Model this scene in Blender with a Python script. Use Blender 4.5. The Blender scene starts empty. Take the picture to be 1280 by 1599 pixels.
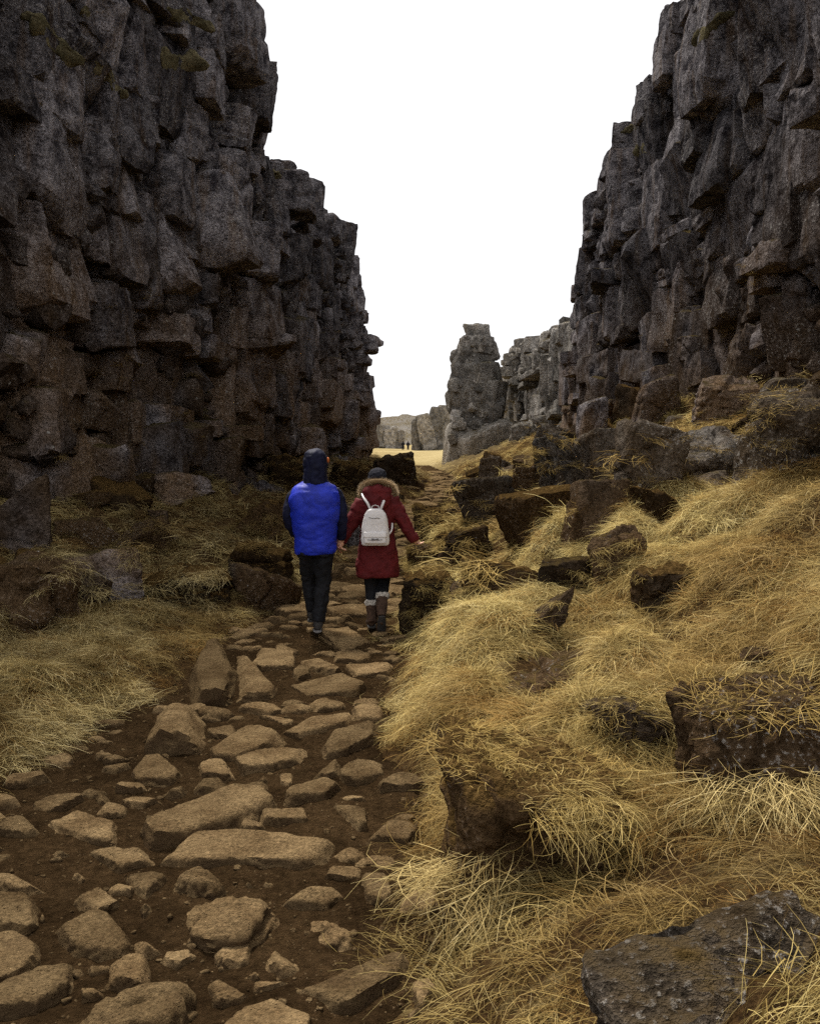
import bpy, bmesh, math, random
import numpy as np
from mathutils import Vector, Matrix

# ------------------------------------------------------------------ scene, camera, light
sc = bpy.context.scene
COL = sc.collection
RAD = math.radians
F = 1385.0                      # focal length in photo pixels (photo 1280 x 1599)
CAMZ = 1.6
PITCH = math.atan((799.5 - 715.0) / F)

cam = bpy.data.cameras.new('camera')
cam.sensor_fit = 'VERTICAL'; cam.sensor_height = 24.0
cam.lens = 24.0 * F / 1599.0
cam.clip_start = 0.05; cam.clip_end = 6000
camo = bpy.data.objects.new('camera', cam); COL.objects.link(camo)
camo.location = (0, 0, CAMZ); camo.rotation_euler = (math.pi / 2 - PITCH, 0, 0)
sc.camera = camo

SUN_EL, SUN_AZ = RAD(60), RAD(332)        # azimuth clockwise from +Y: high, ahead and over the shaded wall
w = bpy.data.worlds.new('World'); sc.world = w; w.use_nodes = True
wn = w.node_tree; wn.nodes.clear()
sky = wn.nodes.new('ShaderNodeTexSky'); sky.sky_type = 'NISHITA'; sky.sun_disc = False
sky.sun_elevation = SUN_EL; sky.sun_rotation = SUN_AZ
sky.air_density = 1.0; sky.dust_density = 4.0; sky.ozone_density = 1.0
hs = wn.nodes.new('ShaderNodeHueSaturation'); hs.inputs['Saturation'].default_value = 0.12
mx = wn.nodes.new('ShaderNodeMix'); mx.data_type = 'RGBA'; mx.inputs['Factor'].default_value = 0.72
mx.inputs['B'].default_value = (13.2, 13.2, 13.4, 1)      # an even cloud deck over the clear sky
bg = wn.nodes.new('ShaderNodeBackground'); bg.inputs['Strength'].default_value = 0.066
wo = wn.nodes.new('ShaderNodeOutputWorld')
wn.links.new(sky.outputs[0], hs.inputs['Color']); wn.links.new(hs.outputs[0], mx.inputs['A'])
wn.links.new(mx.outputs['Result'], bg.inputs['Color']); wn.links.new(bg.outputs[0], wo.inputs[0])

sl = bpy.data.lights.new('sun', 'SUN'); sl.energy = 4.6; sl.angle = RAD(10); sl.color = (1.0, 0.95, 0.87)
so = bpy.data.objects.new('sun', sl); COL.objects.link(so)
sdir = Vector((math.sin(SUN_AZ) * math.cos(SUN_EL), math.cos(SUN_AZ) * math.cos(SUN_EL), math.sin(SUN_EL)))
so.rotation_euler = sdir.to_track_quat('Z', 'Y').to_euler(); so.location = (0, 0, 30)
vs = sc.view_settings
vs.view_transform = 'Standard'; vs.look = 'None'; vs.exposure = 0.72; vs.gamma = 1.0; vs.use_curve_mapping = False
sc.cycles.max_bounces = 3; sc.cycles.diffuse_bounces = 2; sc.cycles.glossy_bounces = 1
sc.cycles.use_adaptive_sampling = True; sc.cycles.adaptive_threshold = .018
sc.cycles.transparent_max_bounces = 4; sc.cycles.use_denoising = False

RNG = np.random.default_rng(7)
random.seed(7)

# ------------------------------------------------------------------ noise
def _hash(ix, iy, iz):
    h = (ix.astype(np.uint32) * np.uint32(374761393) + iy.astype(np.uint32) * np.uint32(668265263)
         + iz.astype(np.uint32) * np.uint32(2147483647 - 40692))
    h = (h ^ (h >> np.uint32(13))) * np.uint32(1274126177)
    h = h ^ (h >> np.uint32(16))
    h = h * np.uint32(2246822519); h = h ^ (h >> np.uint32(15))
    return h.astype(np.float64) / 4294967295.0
def vnoise(p):
    p = np.asarray(p, float); i = np.floor(p); f = p - i; f = f * f * f * (f * (f * 6 - 15) + 10)
    i = i.astype(np.int64) & 0xffffffff
    x, y, z = i[:, 0], i[:, 1], i[:, 2]; X, Y, Z = (x + 1) & 0xffffffff, (y + 1) & 0xffffffff, (z + 1) & 0xffffffff
    fx, fy, fz = f[:, 0], f[:, 1], f[:, 2]
    a = _hash(x, y, z) * (1 - fx) + _hash(X, y, z) * fx
    b = _hash(x, Y, z) * (1 - fx) + _hash(X, Y, z) * fx
    c = _hash(x, y, Z) * (1 - fx) + _hash(X, y, Z) * fx
    d = _hash(x, Y, Z) * (1 - fx) + _hash(X, Y, Z) * fx
    return ((a * (1 - fy) + b * fy) * (1 - fz) + (c * (1 - fy) + d * fy) * fz) * 2 - 1
def fbm(p, octv=4, gain=0.5, lac=2.03):
    p = np.asarray(p, float); s = 0; a = 1.0
    for o in range(octv):
        s = s + a * vnoise(p + o * 17.3); p = p * lac; a *= gain
    return s
def fbm2(x, y, sc_, octv=4, seed=0.0):
    x = np.atleast_1d(np.asarray(x, float)); y = np.atleast_1d(np.asarray(y, float))
    sh = x.shape
    return fbm(np.stack([x.ravel() * sc_, y.ravel() * sc_, np.full(x.size, seed + 0.37)], 1), octv).reshape(sh)
def worley2(x, y, cell, seed):
    gx, gy = np.floor(x / cell), np.floor(y / cell); best = np.full(x.shape, 9.0); bh = np.zeros(x.shape)
    for dx in (-1, 0, 1):
        for dy in (-1, 0, 1):
            cx, cy = gx + dx, gy + dy
            ix, iy = cx.astype(np.int64) & 0xffffffff, cy.astype(np.int64) & 0xffffffff
            jx, jy, hh = (_hash(ix, iy, np.full_like(ix, seed + k)) for k in (0, 1, 2))
            d = ((x / cell - cx - jx) ** 2 + (y / cell - cy - jy) ** 2)
            m = d < best; best = np.where(m, d, best); bh = np.where(m, hh, bh)
    return np.sqrt(best), bh
def sstep(a, b, x):
    t = np.clip((x - a) / (b - a), 0, 1); return t * t * (3 - 2 * t)

# ------------------------------------------------------------------ pixel -> ray
def ray(px, py):
    u = (px - 640.0) / F; v = (799.5 - py) / F
    cp, sp = math.cos(PITCH), math.sin(PITCH)
    return np.array([u, cp + v * sp, v * cp - sp])
def at(px, py, Y):
    d = ray(px, py); return d * (Y / d[1]) + np.array([0, 0, CAMZ])

# ------------------------------------------------------------------ terrain
PY = np.array([-30, 1.5, 2.5, 4, 5.5, 7.5, 9, 13, 18, 24, 30, 36, 45, 60, 100, 190, 400])
PL = np.array([-1.7, -1.75, -1.85, -2.15, -1.75, -1.75, -1.40, -1.05, -.65, -.25, .4, .9, .95, .2, -1.5, -4, -10])
PR = np.array([.1, .08, .05, .05, -.06, -.08, -.08, .0, .5, 1.2, 1.75, 2.0, 2.1, 1.6, 1.5, 1, -2])
def xL(y): return np.interp(y, PY, PL) + .10 * np.sin(y * 2.1) + .06 * np.sin(y * 5.3 + 1)
def xR(y): return np.interp(y, PY, PR) + .07 * np.sin(y * 1.7 + 2) + .05 * np.sin(y * 4.9)
def prof(y): return np.interp(y, [-40, 10, 14, 25, 45, 70, 100, 190, 300, 1000], [0, 0, .05, .3, .8, 1.1, 1.7, 3.6, 8, 14])
def path_mask(x, y):
    return sstep(0, .22, x - xL(y)) * sstep(0, .22, xR(y) - x) * (1 - sstep(62, 75, y))
def hsurf(x, y, hum=True):
    x = np.asarray(x, float); y = np.asarray(y, float)
    tR = np.clip(x - xR(y), 0, 7.5); tL = np.clip(xL(y) - x, 0, 7.0)
    kR = np.interp(y, [0, 30, 45, 67, 85, 120], [.42, .45, .40, .33, .12, .03])
    kL = np.interp(y, [0, 10, 30, 45, 70, 100], [.10, .13, .2, .2, .08, .03])
    # a bank is not a ruled plane: it steepens and eases along the path
    z = prof(y) + kR * (tR + .16 * np.sin(tR * 2.3 + y * .5) * np.minimum(tR, 1)) + kL * np.minimum(tL, 2.2) + 2.0 * kL * np.clip(tL - 2.2, 0, 3)
    m = sstep(.0, .55, np.maximum(tR, tL)) * (1 - sstep(45, 75, y))
    z = z + .05 * sstep(0, .25, np.maximum(tR, tL))
    if hum:
        d1, h1 = worley2(x + .25 * fbm2(x, y, 1.3, 2, 5), y, .62, 11)
        d2, h2 = worley2(x, y + .3 * fbm2(x, y, .9, 2, 9), 1.35, 31)
        hk = np.where(tR > 0, 1.0, .75)
        z = z + m * hk * (.21 * (.4 + h1) * np.clip(1 - d1 * d1 * 1.6, 0, 1) + .30 * h2 * np.clip(1 - d2 * d2 * 1.5, 0, 1) - .13)
        z = z + m * .05 * fbm2(x, y, 2.2, 4, 3.0)
        pm = path_mask(x, y)
        z = z + pm * (.018 * fbm2(x, y, 3.1, 4, 7.0) + .012 * fbm2(x, y, 14.0, 3, 8.0))
        z = z + sstep(60, 130, y) * .5 * fbm2(x, y, .05, 4, 2.0)
    return z
def ground_hit(px, py, ymax=260.0):
    d = ray(px, py); ys = 1.0 * (ymax / 1.0) ** np.linspace(0, 1, 1600)
    t = ys / d[1]; X = d[0] * t; Z = CAMZ + d[2] * t
    H = hsurf(X, ys); k = np.argmax(Z <= H)
    if not (Z <= H).any(): k = len(ys) - 1
    return np.array([X[k], ys[k], H[k]])

# ------------------------------------------------------------------ mesh helpers
def mesh_np(name, V, Fc, smooth=True, n=3):
    V = np.ascontiguousarray(V, dtype=np.float32); Fc = np.ascontiguousarray(Fc, dtype=np.int32)
    me = bpy.data.meshes.new(name)
    me.vertices.add(len(V)); me.vertices.foreach_set('co', V.ravel())
    me.loops.add(Fc.size); me.loops.foreach_set('vertex_index', Fc.ravel())
    me.polygons.add(len(Fc)); me.polygons.foreach_set('loop_start', np.arange(0, Fc.size, n, dtype=np.int32))
    if smooth: me.polygons.foreach_set('use_smooth', np.ones(len(Fc), dtype=bool))
    me.update(calc_edges=True)
    return me
def link(name, me, mat=None, parent=None, loc=None, rotz=0.0):
    o = bpy.data.objects.new(name, me); COL.objects.link(o)
    if mat is not None and me is not None and not me.materials: me.materials.append(mat)
    if parent is not None: o.parent = parent
    if loc is not None: o.location = loc
    if rotz: o.rotation_euler = (0, 0, rotz)
    return o
def tag(o, label=None, cat=None, group=None, kind=None):
    if label: o['label'] = label
    if cat: o['category'] = cat
    if group: o['group'] = group
    if kind: o['kind'] = kind
    return o
def grid_faces(r, c):
    i = np.arange((r - 1) * (c - 1)); a = i // (c - 1) * c + i % (c - 1)
    return np.stack([a, a + 1, a + c + 1, a + c], 1)
_ICO = {}
def ico(level):
    if level not in _ICO:
        bm = bmesh.new(); bmesh.ops.create_icosphere(bm, subdivisions=level, radius=1)
        bm.verts.ensure_lookup_table()
        V = np.array([v.co[:] for v in bm.verts]); V /= np.linalg.norm(V, axis=1)[:, None]
        Fc = np.array([[v.index for v in f.verts] for f in bm.faces]); bm.free(); _ICO[level] = (V, Fc)
    return _ICO[level]

# ------------------------------------------------------------------ materials
class NT:
    def __init__(s, name):
        s.m = bpy.data.materials.new(name); s.m.use_nodes = True; s.t = s.m.node_tree; s.t.nodes.clear()
        s.out = s.t.nodes.new('ShaderNodeOutputMaterial'); s._pos = None
    def node(s, ty, **kw):
        n = s.t.nodes.new(ty)
        for k, v in kw.items(): setattr(n, k, v)
        return n
    def set(s, sock, v):
        if v is None: return
        if hasattr(v, 'is_output'): s.t.links.new(v, sock)
        else:
            if sock.type == 'RGBA' and len(v) == 3: v = (*v, 1)
            sock.default_value = v
    def pos(s):
        if s._pos is None: s._pos = s.node('ShaderNodeNewGeometry')
        return s._pos.outputs['Position']
    def normal_z(s):
        s.pos(); x = s.node('ShaderNodeSeparateXYZ'); s.set(x.inputs[0], s._pos.outputs['Normal']); return x.outputs['Z']
    def pos_z(s):
        x = s.node('ShaderNodeSeparateXYZ'); s.set(x.inputs[0], s.pos()); return x.outputs['Z']
    def objco(s): return s.node('ShaderNodeTexCoord').outputs['Object']
    def rnd(s): return s.node('ShaderNodeObjectInfo').outputs['Random']
    def scale(s, vec, v3):
        n = s.node('ShaderNodeVectorMath', operation='MULTIPLY'); s.set(n.inputs[0], vec); n.inputs[1].default_value = v3; return n.outputs[0]
    def noise(s, scale, detail=5, rough=.55, vec=None, dist=0.0):
        n = s.node('ShaderNodeTexNoise'); s.set(n.inputs['Vector'], vec or s.pos()); n.inputs['Scale'].default_value = scale
        n.inputs['Detail'].default_value = detail; n.inputs['Roughness'].default_value = rough; n.inputs['Distortion'].default_value = dist
        return n.outputs['Fac']
    def voro(s, scale, vec=None, feature='F1', rand=1.0):
        n = s.node('ShaderNodeTexVoronoi', feature=feature); s.set(n.inputs['Vector'], vec or s.pos()); n.inputs['Scale'].default_value = scale
        n.inputs['Randomness'].default_value = rand
        return n.outputs['Distance']
    def rng(s, v, a, b, c=0.0, d=1.0):
        n = s.node('ShaderNodeMapRange', interpolation_type='SMOOTHSTEP'); s.set(n.inputs['Value'], v)
        for k, q in zip(('From Min', 'From Max', 'To Min', 'To Max'), (a, b, c, d)): n.inputs[k].default_value = q
        return n.outputs['Result']
    def math(s, op, a, b=None):
        n = s.node('ShaderNodeMath', operation=op); s.set(n.inputs[0], a); s.set(n.inputs[1], b); return n.outputs[0]
    def mix(s, f, a, b, blend='MIX'):
        n = s.node('ShaderNodeMix', data_type='RGBA', blend_type=blend); s.set(n.inputs['Factor'], f); s.set(n.inputs['A'], a); s.set(n.inputs['B'], b)
        return n.outputs['Result']
    def gain(s, col, f):
        n = s.node('ShaderNodeVectorMath', operation='SCALE'); s.set(n.inputs[0], col); s.set(n.inputs['Scale'], f); return n.outputs[0]
    def bump(s, h, strength=1.0, dist=.02, nrm=None):
        n = s.node('ShaderNodeBump'); s.set(n.inputs['Height'], h); n.inputs['Strength'].default_value = strength; n.inputs['Distance'].default_value = dist
        if nrm: s.set(n.inputs['Normal'], nrm)
        return n.outputs['Normal']
    def matte(s, col, nrm=None):
        b = s.node('ShaderNodeBsdfDiffuse'); s.set(b.inputs['Color'], col); b.inputs['Roughness'].default_value = .6
        if nrm: s.set(b.inputs['Normal'], nrm)
        s.t.links.new(b.outputs[0], s.out.inputs[0]); return s.m
    def done(s, col, rough=.9, nrm=None, spec=.2, sheen=0.0):
        b = s.node('ShaderNodeBsdfPrincipled'); s.set(b.inputs['Base Color'], col); s.set(b.inputs['Roughness'], rough)
        b.inputs['Specular IOR Level'].default_value = spec; b.inputs['Sheen Weight'].default_value = sheen
        if nrm: s.set(b.inputs['Normal'], nrm)
        s.t.links.new(b.outputs[0], s.out.inputs[0]); return s.m

def rock_mat(name, c0, c1, brown, moss, moss_lo=.62, moss_hi=.95, lichen=.5, zbrown=(2.0, 7.0), fine=1.0, vari=(.6, 1.5)):
    s = NT(name)
    big = s.noise(.55, 2, .6); mid = s.noise(3.0 * fine, 7, .72); gr = s.noise(24 * fine, 3, .7); streak = s.noise(1.8, 3, .6, s.scale(s.pos(), (2.4, 2.4, .3)))
    col = s.mix(s.rng(mid, .33, .68), c0, c1)
    col = s.mix(s.math('MULTIPLY', s.rng(streak, .50, .70), .45), col, brown)
    lowz = s.rng(s.pos_z(), zbrown[1], zbrown[0])
    col = s.mix(s.math('MULTIPLY', s.math('MULTIPLY', lowz, s.rng(big, .3, .55)), .8), col, brown)
    col = s.gain(col, s.rng(gr, .25, .75, .55, 1.42))
    col = s.gain(col, s.rng(s.rnd(), 0, 1, vari[0], vari[1]))
    # pale lichen in flecks, gathered in patches
    fl = s.math('MULTIPLY', s.rng(gr, .58, .63), s.rng(s.math('ADD', big, s.math('MULTIPLY', mid, .5)), .76, .94))
    fl2 = s.math('MULTIPLY', s.rng(s.voro(6.5 * fine), .17, .10), s.rng(streak, .55, .62))
    col = s.mix(s.math('MULTIPLY', s.math('MAXIMUM', fl, fl2), lichen), col, (.40, .38, .35))
    up = s.math('ADD', s.normal_z(), s.math('MULTIPLY', s.math('SUBTRACT', mid, .5), 1.1))
    mo = s.mix(s.rng(gr, .35, .65), moss, tuple(c * .4 for c in moss))
    col = s.mix(s.rng(up, moss_lo, moss_hi), col, mo)
    hb = s.math('ADD', mid, s.math('MULTIPLY', gr, .22))
    return s.matte(col, s.bump(hb, 1.0, .20 / fine))

M = {}
M['cliff'] = rock_mat('basalt_cliff', (.030, .027, .031), (.255, .235, .242), (.125, .078, .040), (.105, .078, .032), .74, 1.05, .8)
M['far'] = rock_mat('grey_basalt', (.10, .092, .082), (.33, .305, .275), (.19, .15, .10), (.16, .12, .055), .8, 1.1, .5, (1, 4), .5)
M['boulder'] = rock_mat('dark_boulder', (.020, .017, .015), (.075, .062, .050), (.070, .042, .020), (.125, .085, .030), .80, 1.12, .55, (0, 9), 1.6)
M['mossrock'] = rock_mat('mossy_boulder', (.020, .017, .014), (.065, .050, .036), (.06, .035, .015), (.120, .072, .026), .30, .75, .25, (0, 9), 1.6)
M['block'] = rock_mat('grey_block', (.030, .027, .025), (.175, .158, .140), (.085, .056, .030), (.13, .10, .045), .85, 1.15, .7, (0, 5), 1.3)
M['slab'] = rock_mat('layered_grey_rock', (.030, .024, .018), (.165, .135, .105), (.09, .055, .025), (.10, .065, .024), .80, 1.2, .35, (.2, .7), 2.2)

def path_stone_mat():
    s = NT('tan_path_stone'); mid = s.noise(5, 8, .65); gr = s.noise(60, 5, .75)
    col = s.mix(s.rng(mid, .3, .7), (.112, .071, .034), (.235, .160, .080))
    col = s.gain(col, s.rng(gr, .25, .75, .52, 1.45)); col = s.gain(col, s.rng(s.rnd(), 0, 1, .68, 1.25))
    pit = s.rng(s.voro(70), .26, .10); pit = s.math('MULTIPLY', pit, s.rng(s.noise(9, 3), .42, .6))
    col = s.mix(s.math('MULTIPLY', pit, .75), col, (.045, .028, .015))
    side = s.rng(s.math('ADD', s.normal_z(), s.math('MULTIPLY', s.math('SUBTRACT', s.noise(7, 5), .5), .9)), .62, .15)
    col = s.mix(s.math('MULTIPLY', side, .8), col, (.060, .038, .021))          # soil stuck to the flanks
    col = s.mix(s.math('MULTIPLY', s.rng(s.noise(2.6, 6, .7), .56, .72), .6), col, (.085, .053, .028))
    hb = s.math('ADD', s.math('MULTIPLY', s.noise(9, 7, .72), .5), s.math('MULTIPLY', s.noise(75, 4, .7), .34))
    hb = s.math('SUBTRACT', hb, s.math('MULTIPLY', pit, .2))
    return s.matte(col, s.bump(hb, 1.0, .075))
M['stone'] = path_stone_mat()

def dirt_mat():
    s = NT('brown_path_soil'); n1 = s.noise(1.8, 6, .65); n2 = s.noise(26, 7, .75); v = s.voro(48)
    col = s.mix(s.rng(n1, .3, .7), (.032, .019, .009), (.078, .047, .022))
    col = s.gain(col, s.rng(n2, .25, .75, .5, 1.5))
    col = s.mix(s.math('MULTIPLY', s.rng(v, .22, .08), s.rng(s.noise(5, 3), .45, .65)), col, (.17, .115, .062))
    hb = s.math('ADD', s.math('MULTIPLY', n2, .6), s.math('MULTIPLY', s.noise(90, 4, .7), .5))
    return s.matte(col, s.bump(hb, 1.0, .09))
M['dirt'] = dirt_mat()

def ground_mat():
    s = NT('matted_straw_ground'); n1 = s.noise(.9, 5, .6); n2 = s.noise(5, 7, .7); n3 = s.noise(38, 6, .75)
    st = s.noise(30, 5, .7, s.scale(s.pos(), (.35, 1.6, .5)), 1.2)
    straw = s.mix(s.rng(st, .35, .66), (.060, .038, .016), (.235, .170, .072))
    soil = s.mix(s.rng(n3, .3, .7), (.022, .013, .007), (.090, .052, .021))
    col = s.mix(s.rng(n2, .48, .66), soil, straw); col = s.mix(s.math('MULTIPLY', s.rng(n1, .45, .65), .5), col, soil)
    far = s.node('ShaderNodeSeparateXYZ'); s.set(far.inputs[0], s.pos())
    fg = s.mix(s.rng(s.noise(.12, 6, .65), .35, .65), (.27, .205, .095), (.38, .30, .15))
    col = s.mix(s.rng(far.outputs['Y'], 38, 75), col, fg)
    hb = s.math('ADD', s.math('MULTIPLY', st, .4), s.math('MULTIPLY', n3, .5))
    return s.matte(col, s.bump(hb, 1.0, .05))
M['ground'] = ground_mat()

def grass_mat():
    s = NT('dry_grass_blades')
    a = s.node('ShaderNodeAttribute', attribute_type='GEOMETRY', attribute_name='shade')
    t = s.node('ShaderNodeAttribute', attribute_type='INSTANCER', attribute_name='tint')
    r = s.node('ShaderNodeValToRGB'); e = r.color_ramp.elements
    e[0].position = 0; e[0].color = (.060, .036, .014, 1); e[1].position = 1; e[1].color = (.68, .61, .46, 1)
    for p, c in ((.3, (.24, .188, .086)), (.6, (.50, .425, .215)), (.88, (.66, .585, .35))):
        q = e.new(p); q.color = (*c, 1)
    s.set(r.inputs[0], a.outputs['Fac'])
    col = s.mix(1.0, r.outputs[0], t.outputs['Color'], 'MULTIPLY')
    d = s.node('ShaderNodeBsdfDiffuse'); s.set(d.inputs[0], col)
    tr = s.node('ShaderNodeBsdfTranslucent'); s.set(tr.inputs[0], col)
    m2 = s.node('ShaderNodeMixShader'); m2.inputs[0].default_value = .22
    s.t.links.new(d.outputs[0], m2.inputs[1]); s.t.links.new(tr.outputs[0], m2.inputs[2]); s.t.links.new(m2.outputs[0], s.out.inputs[0])
    return s.m
M['grass'] = grass_mat()

def moss_mat():
    s = NT('olive_moss'); n = s.noise(28, 6, .75); n2 = s.noise(4, 5)
    col = s.mix(s.rng(n2, .3, .7), (.070, .060, .032), (.175, .148, .085)); col = s.gain(col, s.rng(n, .25, .75, .5, 1.45))
    return s.matte(col, s.bump(n, 1.0, .05))
M['moss'] = moss_mat()

def cloth(name, c, rough=.8, wr=14, strength=.35, spec=.2, sheen=0.0, var=.25):
    s = NT(name); n = s.noise(wr, 5, .6, s.objco(), .6); n2 = s.noise(wr * 9, 3, .6, s.objco())
    col = s.gain(c, s.rng(n, .3, .7, 1 - var, 1 + var))
    col = s.gain(col, s.rng(n2, .3, .7, .92, 1.08)) 
    return s.done(col, rough, s.bump(s.math('ADD', n, s.math('MULTIPLY', n2, .12)), strength, .02), spec, sheen)
M['blue'] = cloth('royal_blue_nylon', (.008, .022, .34), .55, 9, .45, .3)
M['navy'] = cloth('navy_nylon', (.005, .006, .021), .7, 9, .4, .15)
M['black'] = cloth('black_cloth', (.008, .008, .010), .8)
M['red'] = cloth('dark_red_parka', (.085, .007, .008), .75, 10, .6, .2)
M['knit'] = cloth('charcoal_knit', (.018, .018, .024), .95, 40, .8, .1)
M['skin'] = cloth('skin', (.50, .27, .17), .5, 6, .1, .3, 0, .06)
M['bag'] = cloth('pale_silver_leather', (.60, .57, .555), .38, 18, .12, .45, 0, .05)
M['bagdark'] = cloth('grey_bag_trim', (.16, .15, .15), .4, 18, .1, .4)
M['boot'] = cloth('brown_suede', (.055, .032, .021), .9, 20, .3)
M['sole'] = cloth('rubber_sole', (.035, .032, .030), .8)
M['wool'] = cloth('cream_wool', (.44, .40, .35), 1.0, 60, .9, .05)
def fur_mat():
    s = NT('tan_fur'); a = s.node('ShaderNodeAttribute', attribute_type='GEOMETRY', attribute_name='shade')
    r = s.node('ShaderNodeValToRGB'); e = r.color_ramp.elements
    e[0].color = (.06, .035, .018, 1); e[1].color = (.66, .54, .38, 1); q = e.new(.5); q.color = (.30, .20, .10, 1)
    s.set(r.inputs[0], a.outputs['Fac']); return s.done(r.outputs[0], .9, None, .1)
M['fur'] = fur_mat()

# ------------------------------------------------------------------ rocks
_CUB = {}
def cube_grid(n):
    if n not in _CUB:
        V, Fc, k = [], [], 0; t = np.linspace(-1, 1, n + 1); A, B = np.meshgrid(t, t, indexing='ij'); q = grid_faces(n + 1, n + 1)
        for ax in range(3):
            for sg in (-1, 1):
                P = np.zeros((A.size, 3)); P[:, ax] = sg; P[:, (ax + 1) % 3] = A.ravel() * sg; P[:, (ax + 2) % 3] = B.ravel(); V.append(P); Fc.append(q + k); k += A.size
        V = np.concatenate(V); Fc = np.concatenate(Fc)
        key = np.round(V * n * 4).astype(int); _, idx, inv = np.unique(key, axis=0, return_index=True, return_inverse=True)
        _CUB[n] = (V[idx], inv.reshape(-1)[Fc])
    return _CUB[n]
def planes_block(dims, rng, jit=.12, extra=8):
    """a joint-bounded block: six joint planes, then spalls that leave each face broken into a few flat facets"""
    h = np.array(dims) / 2; N, D = [], []
    def sup(n): return float(np.abs(n) @ h)
    for ax in range(3):
        for sg in (-1, 1):
            n = rng.normal(0, jit, 3) * h[ax] / h.max() ; n[ax] += sg; n /= np.linalg.norm(n); N.append(n); D.append(h[ax] * rng.uniform(.92, 1.04))
    for _ in range(extra):
        ax = rng.integers(3); n = rng.normal(0, .42, 3); n[ax] += rng.choice([-1, 1]); n = n / h * h.min(); n /= np.linalg.norm(n)
        N.append(n); D.append(sup(n) * rng.uniform(.76, .96))
    return np.array(N), np.array(D)
def planes_box(dims, rng, jit=.16, extra=5, cut=(.72, .98)):
    a, b, c = np.array(dims) / 2
    N, D = [], []
    for ax, h in enumerate((a, b, c)):
        for sg in (-1, 1):
            n = rng.normal(0, jit, 3); n[ax] += sg; n /= np.linalg.norm(n)
            N.append(n); D.append(h * rng.uniform(.86, 1.06))
    for _ in range(extra):
        n = rng.normal(0, 1, 3); n /= np.linalg.norm(n)
        n2 = n / np.array([a, b, c]); n2 = n2 / np.linalg.norm(n2)
        D.append((abs(n2[0]) * a + abs(n2[1]) * b + abs(n2[2]) * c) * rng.uniform(*cut)); N.append(n2)
    return np.array(N), np.array(D)
def carve(level, N, D, dims, rng, p=18, cube=0, rough=.05, freq=1.6, cracks=2, crack_d=.05, pit=0.0, strata=0.0):
    U, Fc = cube_grid(cube) if cube else ico(level)
    d = U * np.array(dims); d /= np.linalg.norm(d, axis=1)[:, None]
    q = np.clip(d @ N.T / D, 0, None); qp = q ** p
    r = 1.0 / np.maximum(qp.sum(1), 1e-12) ** (1 / p)
    V = d * r[:, None]
    nn = qp @ N; nn /= np.linalg.norm(nn, axis=1)[:, None] + 1e-9
    sz = float(np.cbrt(np.prod(dims))); off = rng.uniform(-50, 50, 3)
    disp = rough * sz * fbm(V * freq / sz + off, 5, .55)
    disp += .35 * rough * sz * np.abs(fbm(V * freq * 3.2 / sz - off, 3, .5))
    if cube: disp += .018 * fbm(V * 5.5 + off, 3, .6) + .03 * np.minimum(0, fbm(V * np.array([2.6, 2.6, .7]) + off, 2) + .25)
    for _ in range(cracks):
        m = rng.normal(0, 1, 3); m[rng.integers(3)] *= 3; m /= np.linalg.norm(m)
        e = V @ m - rng.uniform(-.3, .3) * sz + .07 * sz * fbm(V * 2.5 / sz + off, 3)
        disp -= crack_d * sz * np.exp(-(e / (.028 * sz)) ** 2)
        disp += crack_d * .6 * sz * np.where(e > 0, 1, 0) * rng.uniform(-.6, .6)
    if strata:
        e = V[:, 2] / sz * 9 + 1.2 * fbm(V * 1.5 / sz + off, 3)
        disp += strata * sz * (np.abs((e % 1) - .5) * 2 - .5)
    if pit: disp -= pit * np.clip(fbm(V * 7 / sz + off, 3), 0, 1) ** 2 * sz
    return V + nn * disp[:, None], Fc
def frame_rot(V, rx=0, ry=0, rz=0):
    R = np.array(Matrix.Rotation(rz, 3, 'Z') @ Matrix.Rotation(ry, 3, 'Y') @ Matrix.Rotation(rx, 3, 'X'))
    return V @ R.T

def sharp(me, ang=38):
    try: me.set_sharp_from_angle(angle=RAD(ang))
    except Exception: pass

# ------------------------------------------------------------------ ground sheet
def build_ground():
    ys = [-60, -30, -15, -8, -4, -2, -.6]; y = .5
    while y < 3500:
        ys.append(y); y += max(.05, y * .0075) if y < 80 else y * .06
    ys = np.array(ys); us = np.linspace(-.78, .78, 330)
    us = np.concatenate([[-60, -20, -8, -4, -2.4, -1.6, -1.2, -.95], us, [.95, 1.2, 1.6, 2.4, 4, 8, 20, 60]])
    Yg, Ug = np.meshgrid(ys, us, indexing='ij'); Xg = Ug * (np.maximum(Yg, .8) + 1.3)
    Z = hsurf(Xg, Yg) - .07 * path_mask(Xg, Yg)
    V = np.stack([Xg.ravel(), Yg.ravel(), Z.ravel()], 1)
    me = mesh_np('ground', V, grid_faces(len(ys), len(us)), True, 4)
    tag(link('ground', me, M['ground']), 'straw covered gorge floor and banks on both sides of the stony path', kind='structure')
    ys = []; y = .6
    while y < 66: ys.append(y); y += max(.03, y * .006)
    ys = np.array(ys); ks = np.linspace(0, 1, 90)
    Yg, Kg = np.meshgrid(ys, ks, indexing='ij'); a, b = xL(Yg) - .06, xR(Yg) + .06; Xg = a + (b - a) * Kg
    edge = np.minimum(Xg - a, b - Xg)
    Z = hsurf(Xg, Yg) + .004 - .11 * (1 - sstep(0, .14, edge + .05 * fbm2(Xg, Yg, 6, 3, 4)))
    V = np.stack([Xg.ravel(), Yg.ravel(), Z.ravel()], 1)
    me = mesh_np('path', V, grid_faces(len(ys), len(ks)), True, 4)
    p = link('path', me, M['dirt'])
    return tag(p, 'trodden brown soil path set with flat tan stones', kind='structure')
PATH = build_ground()

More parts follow.
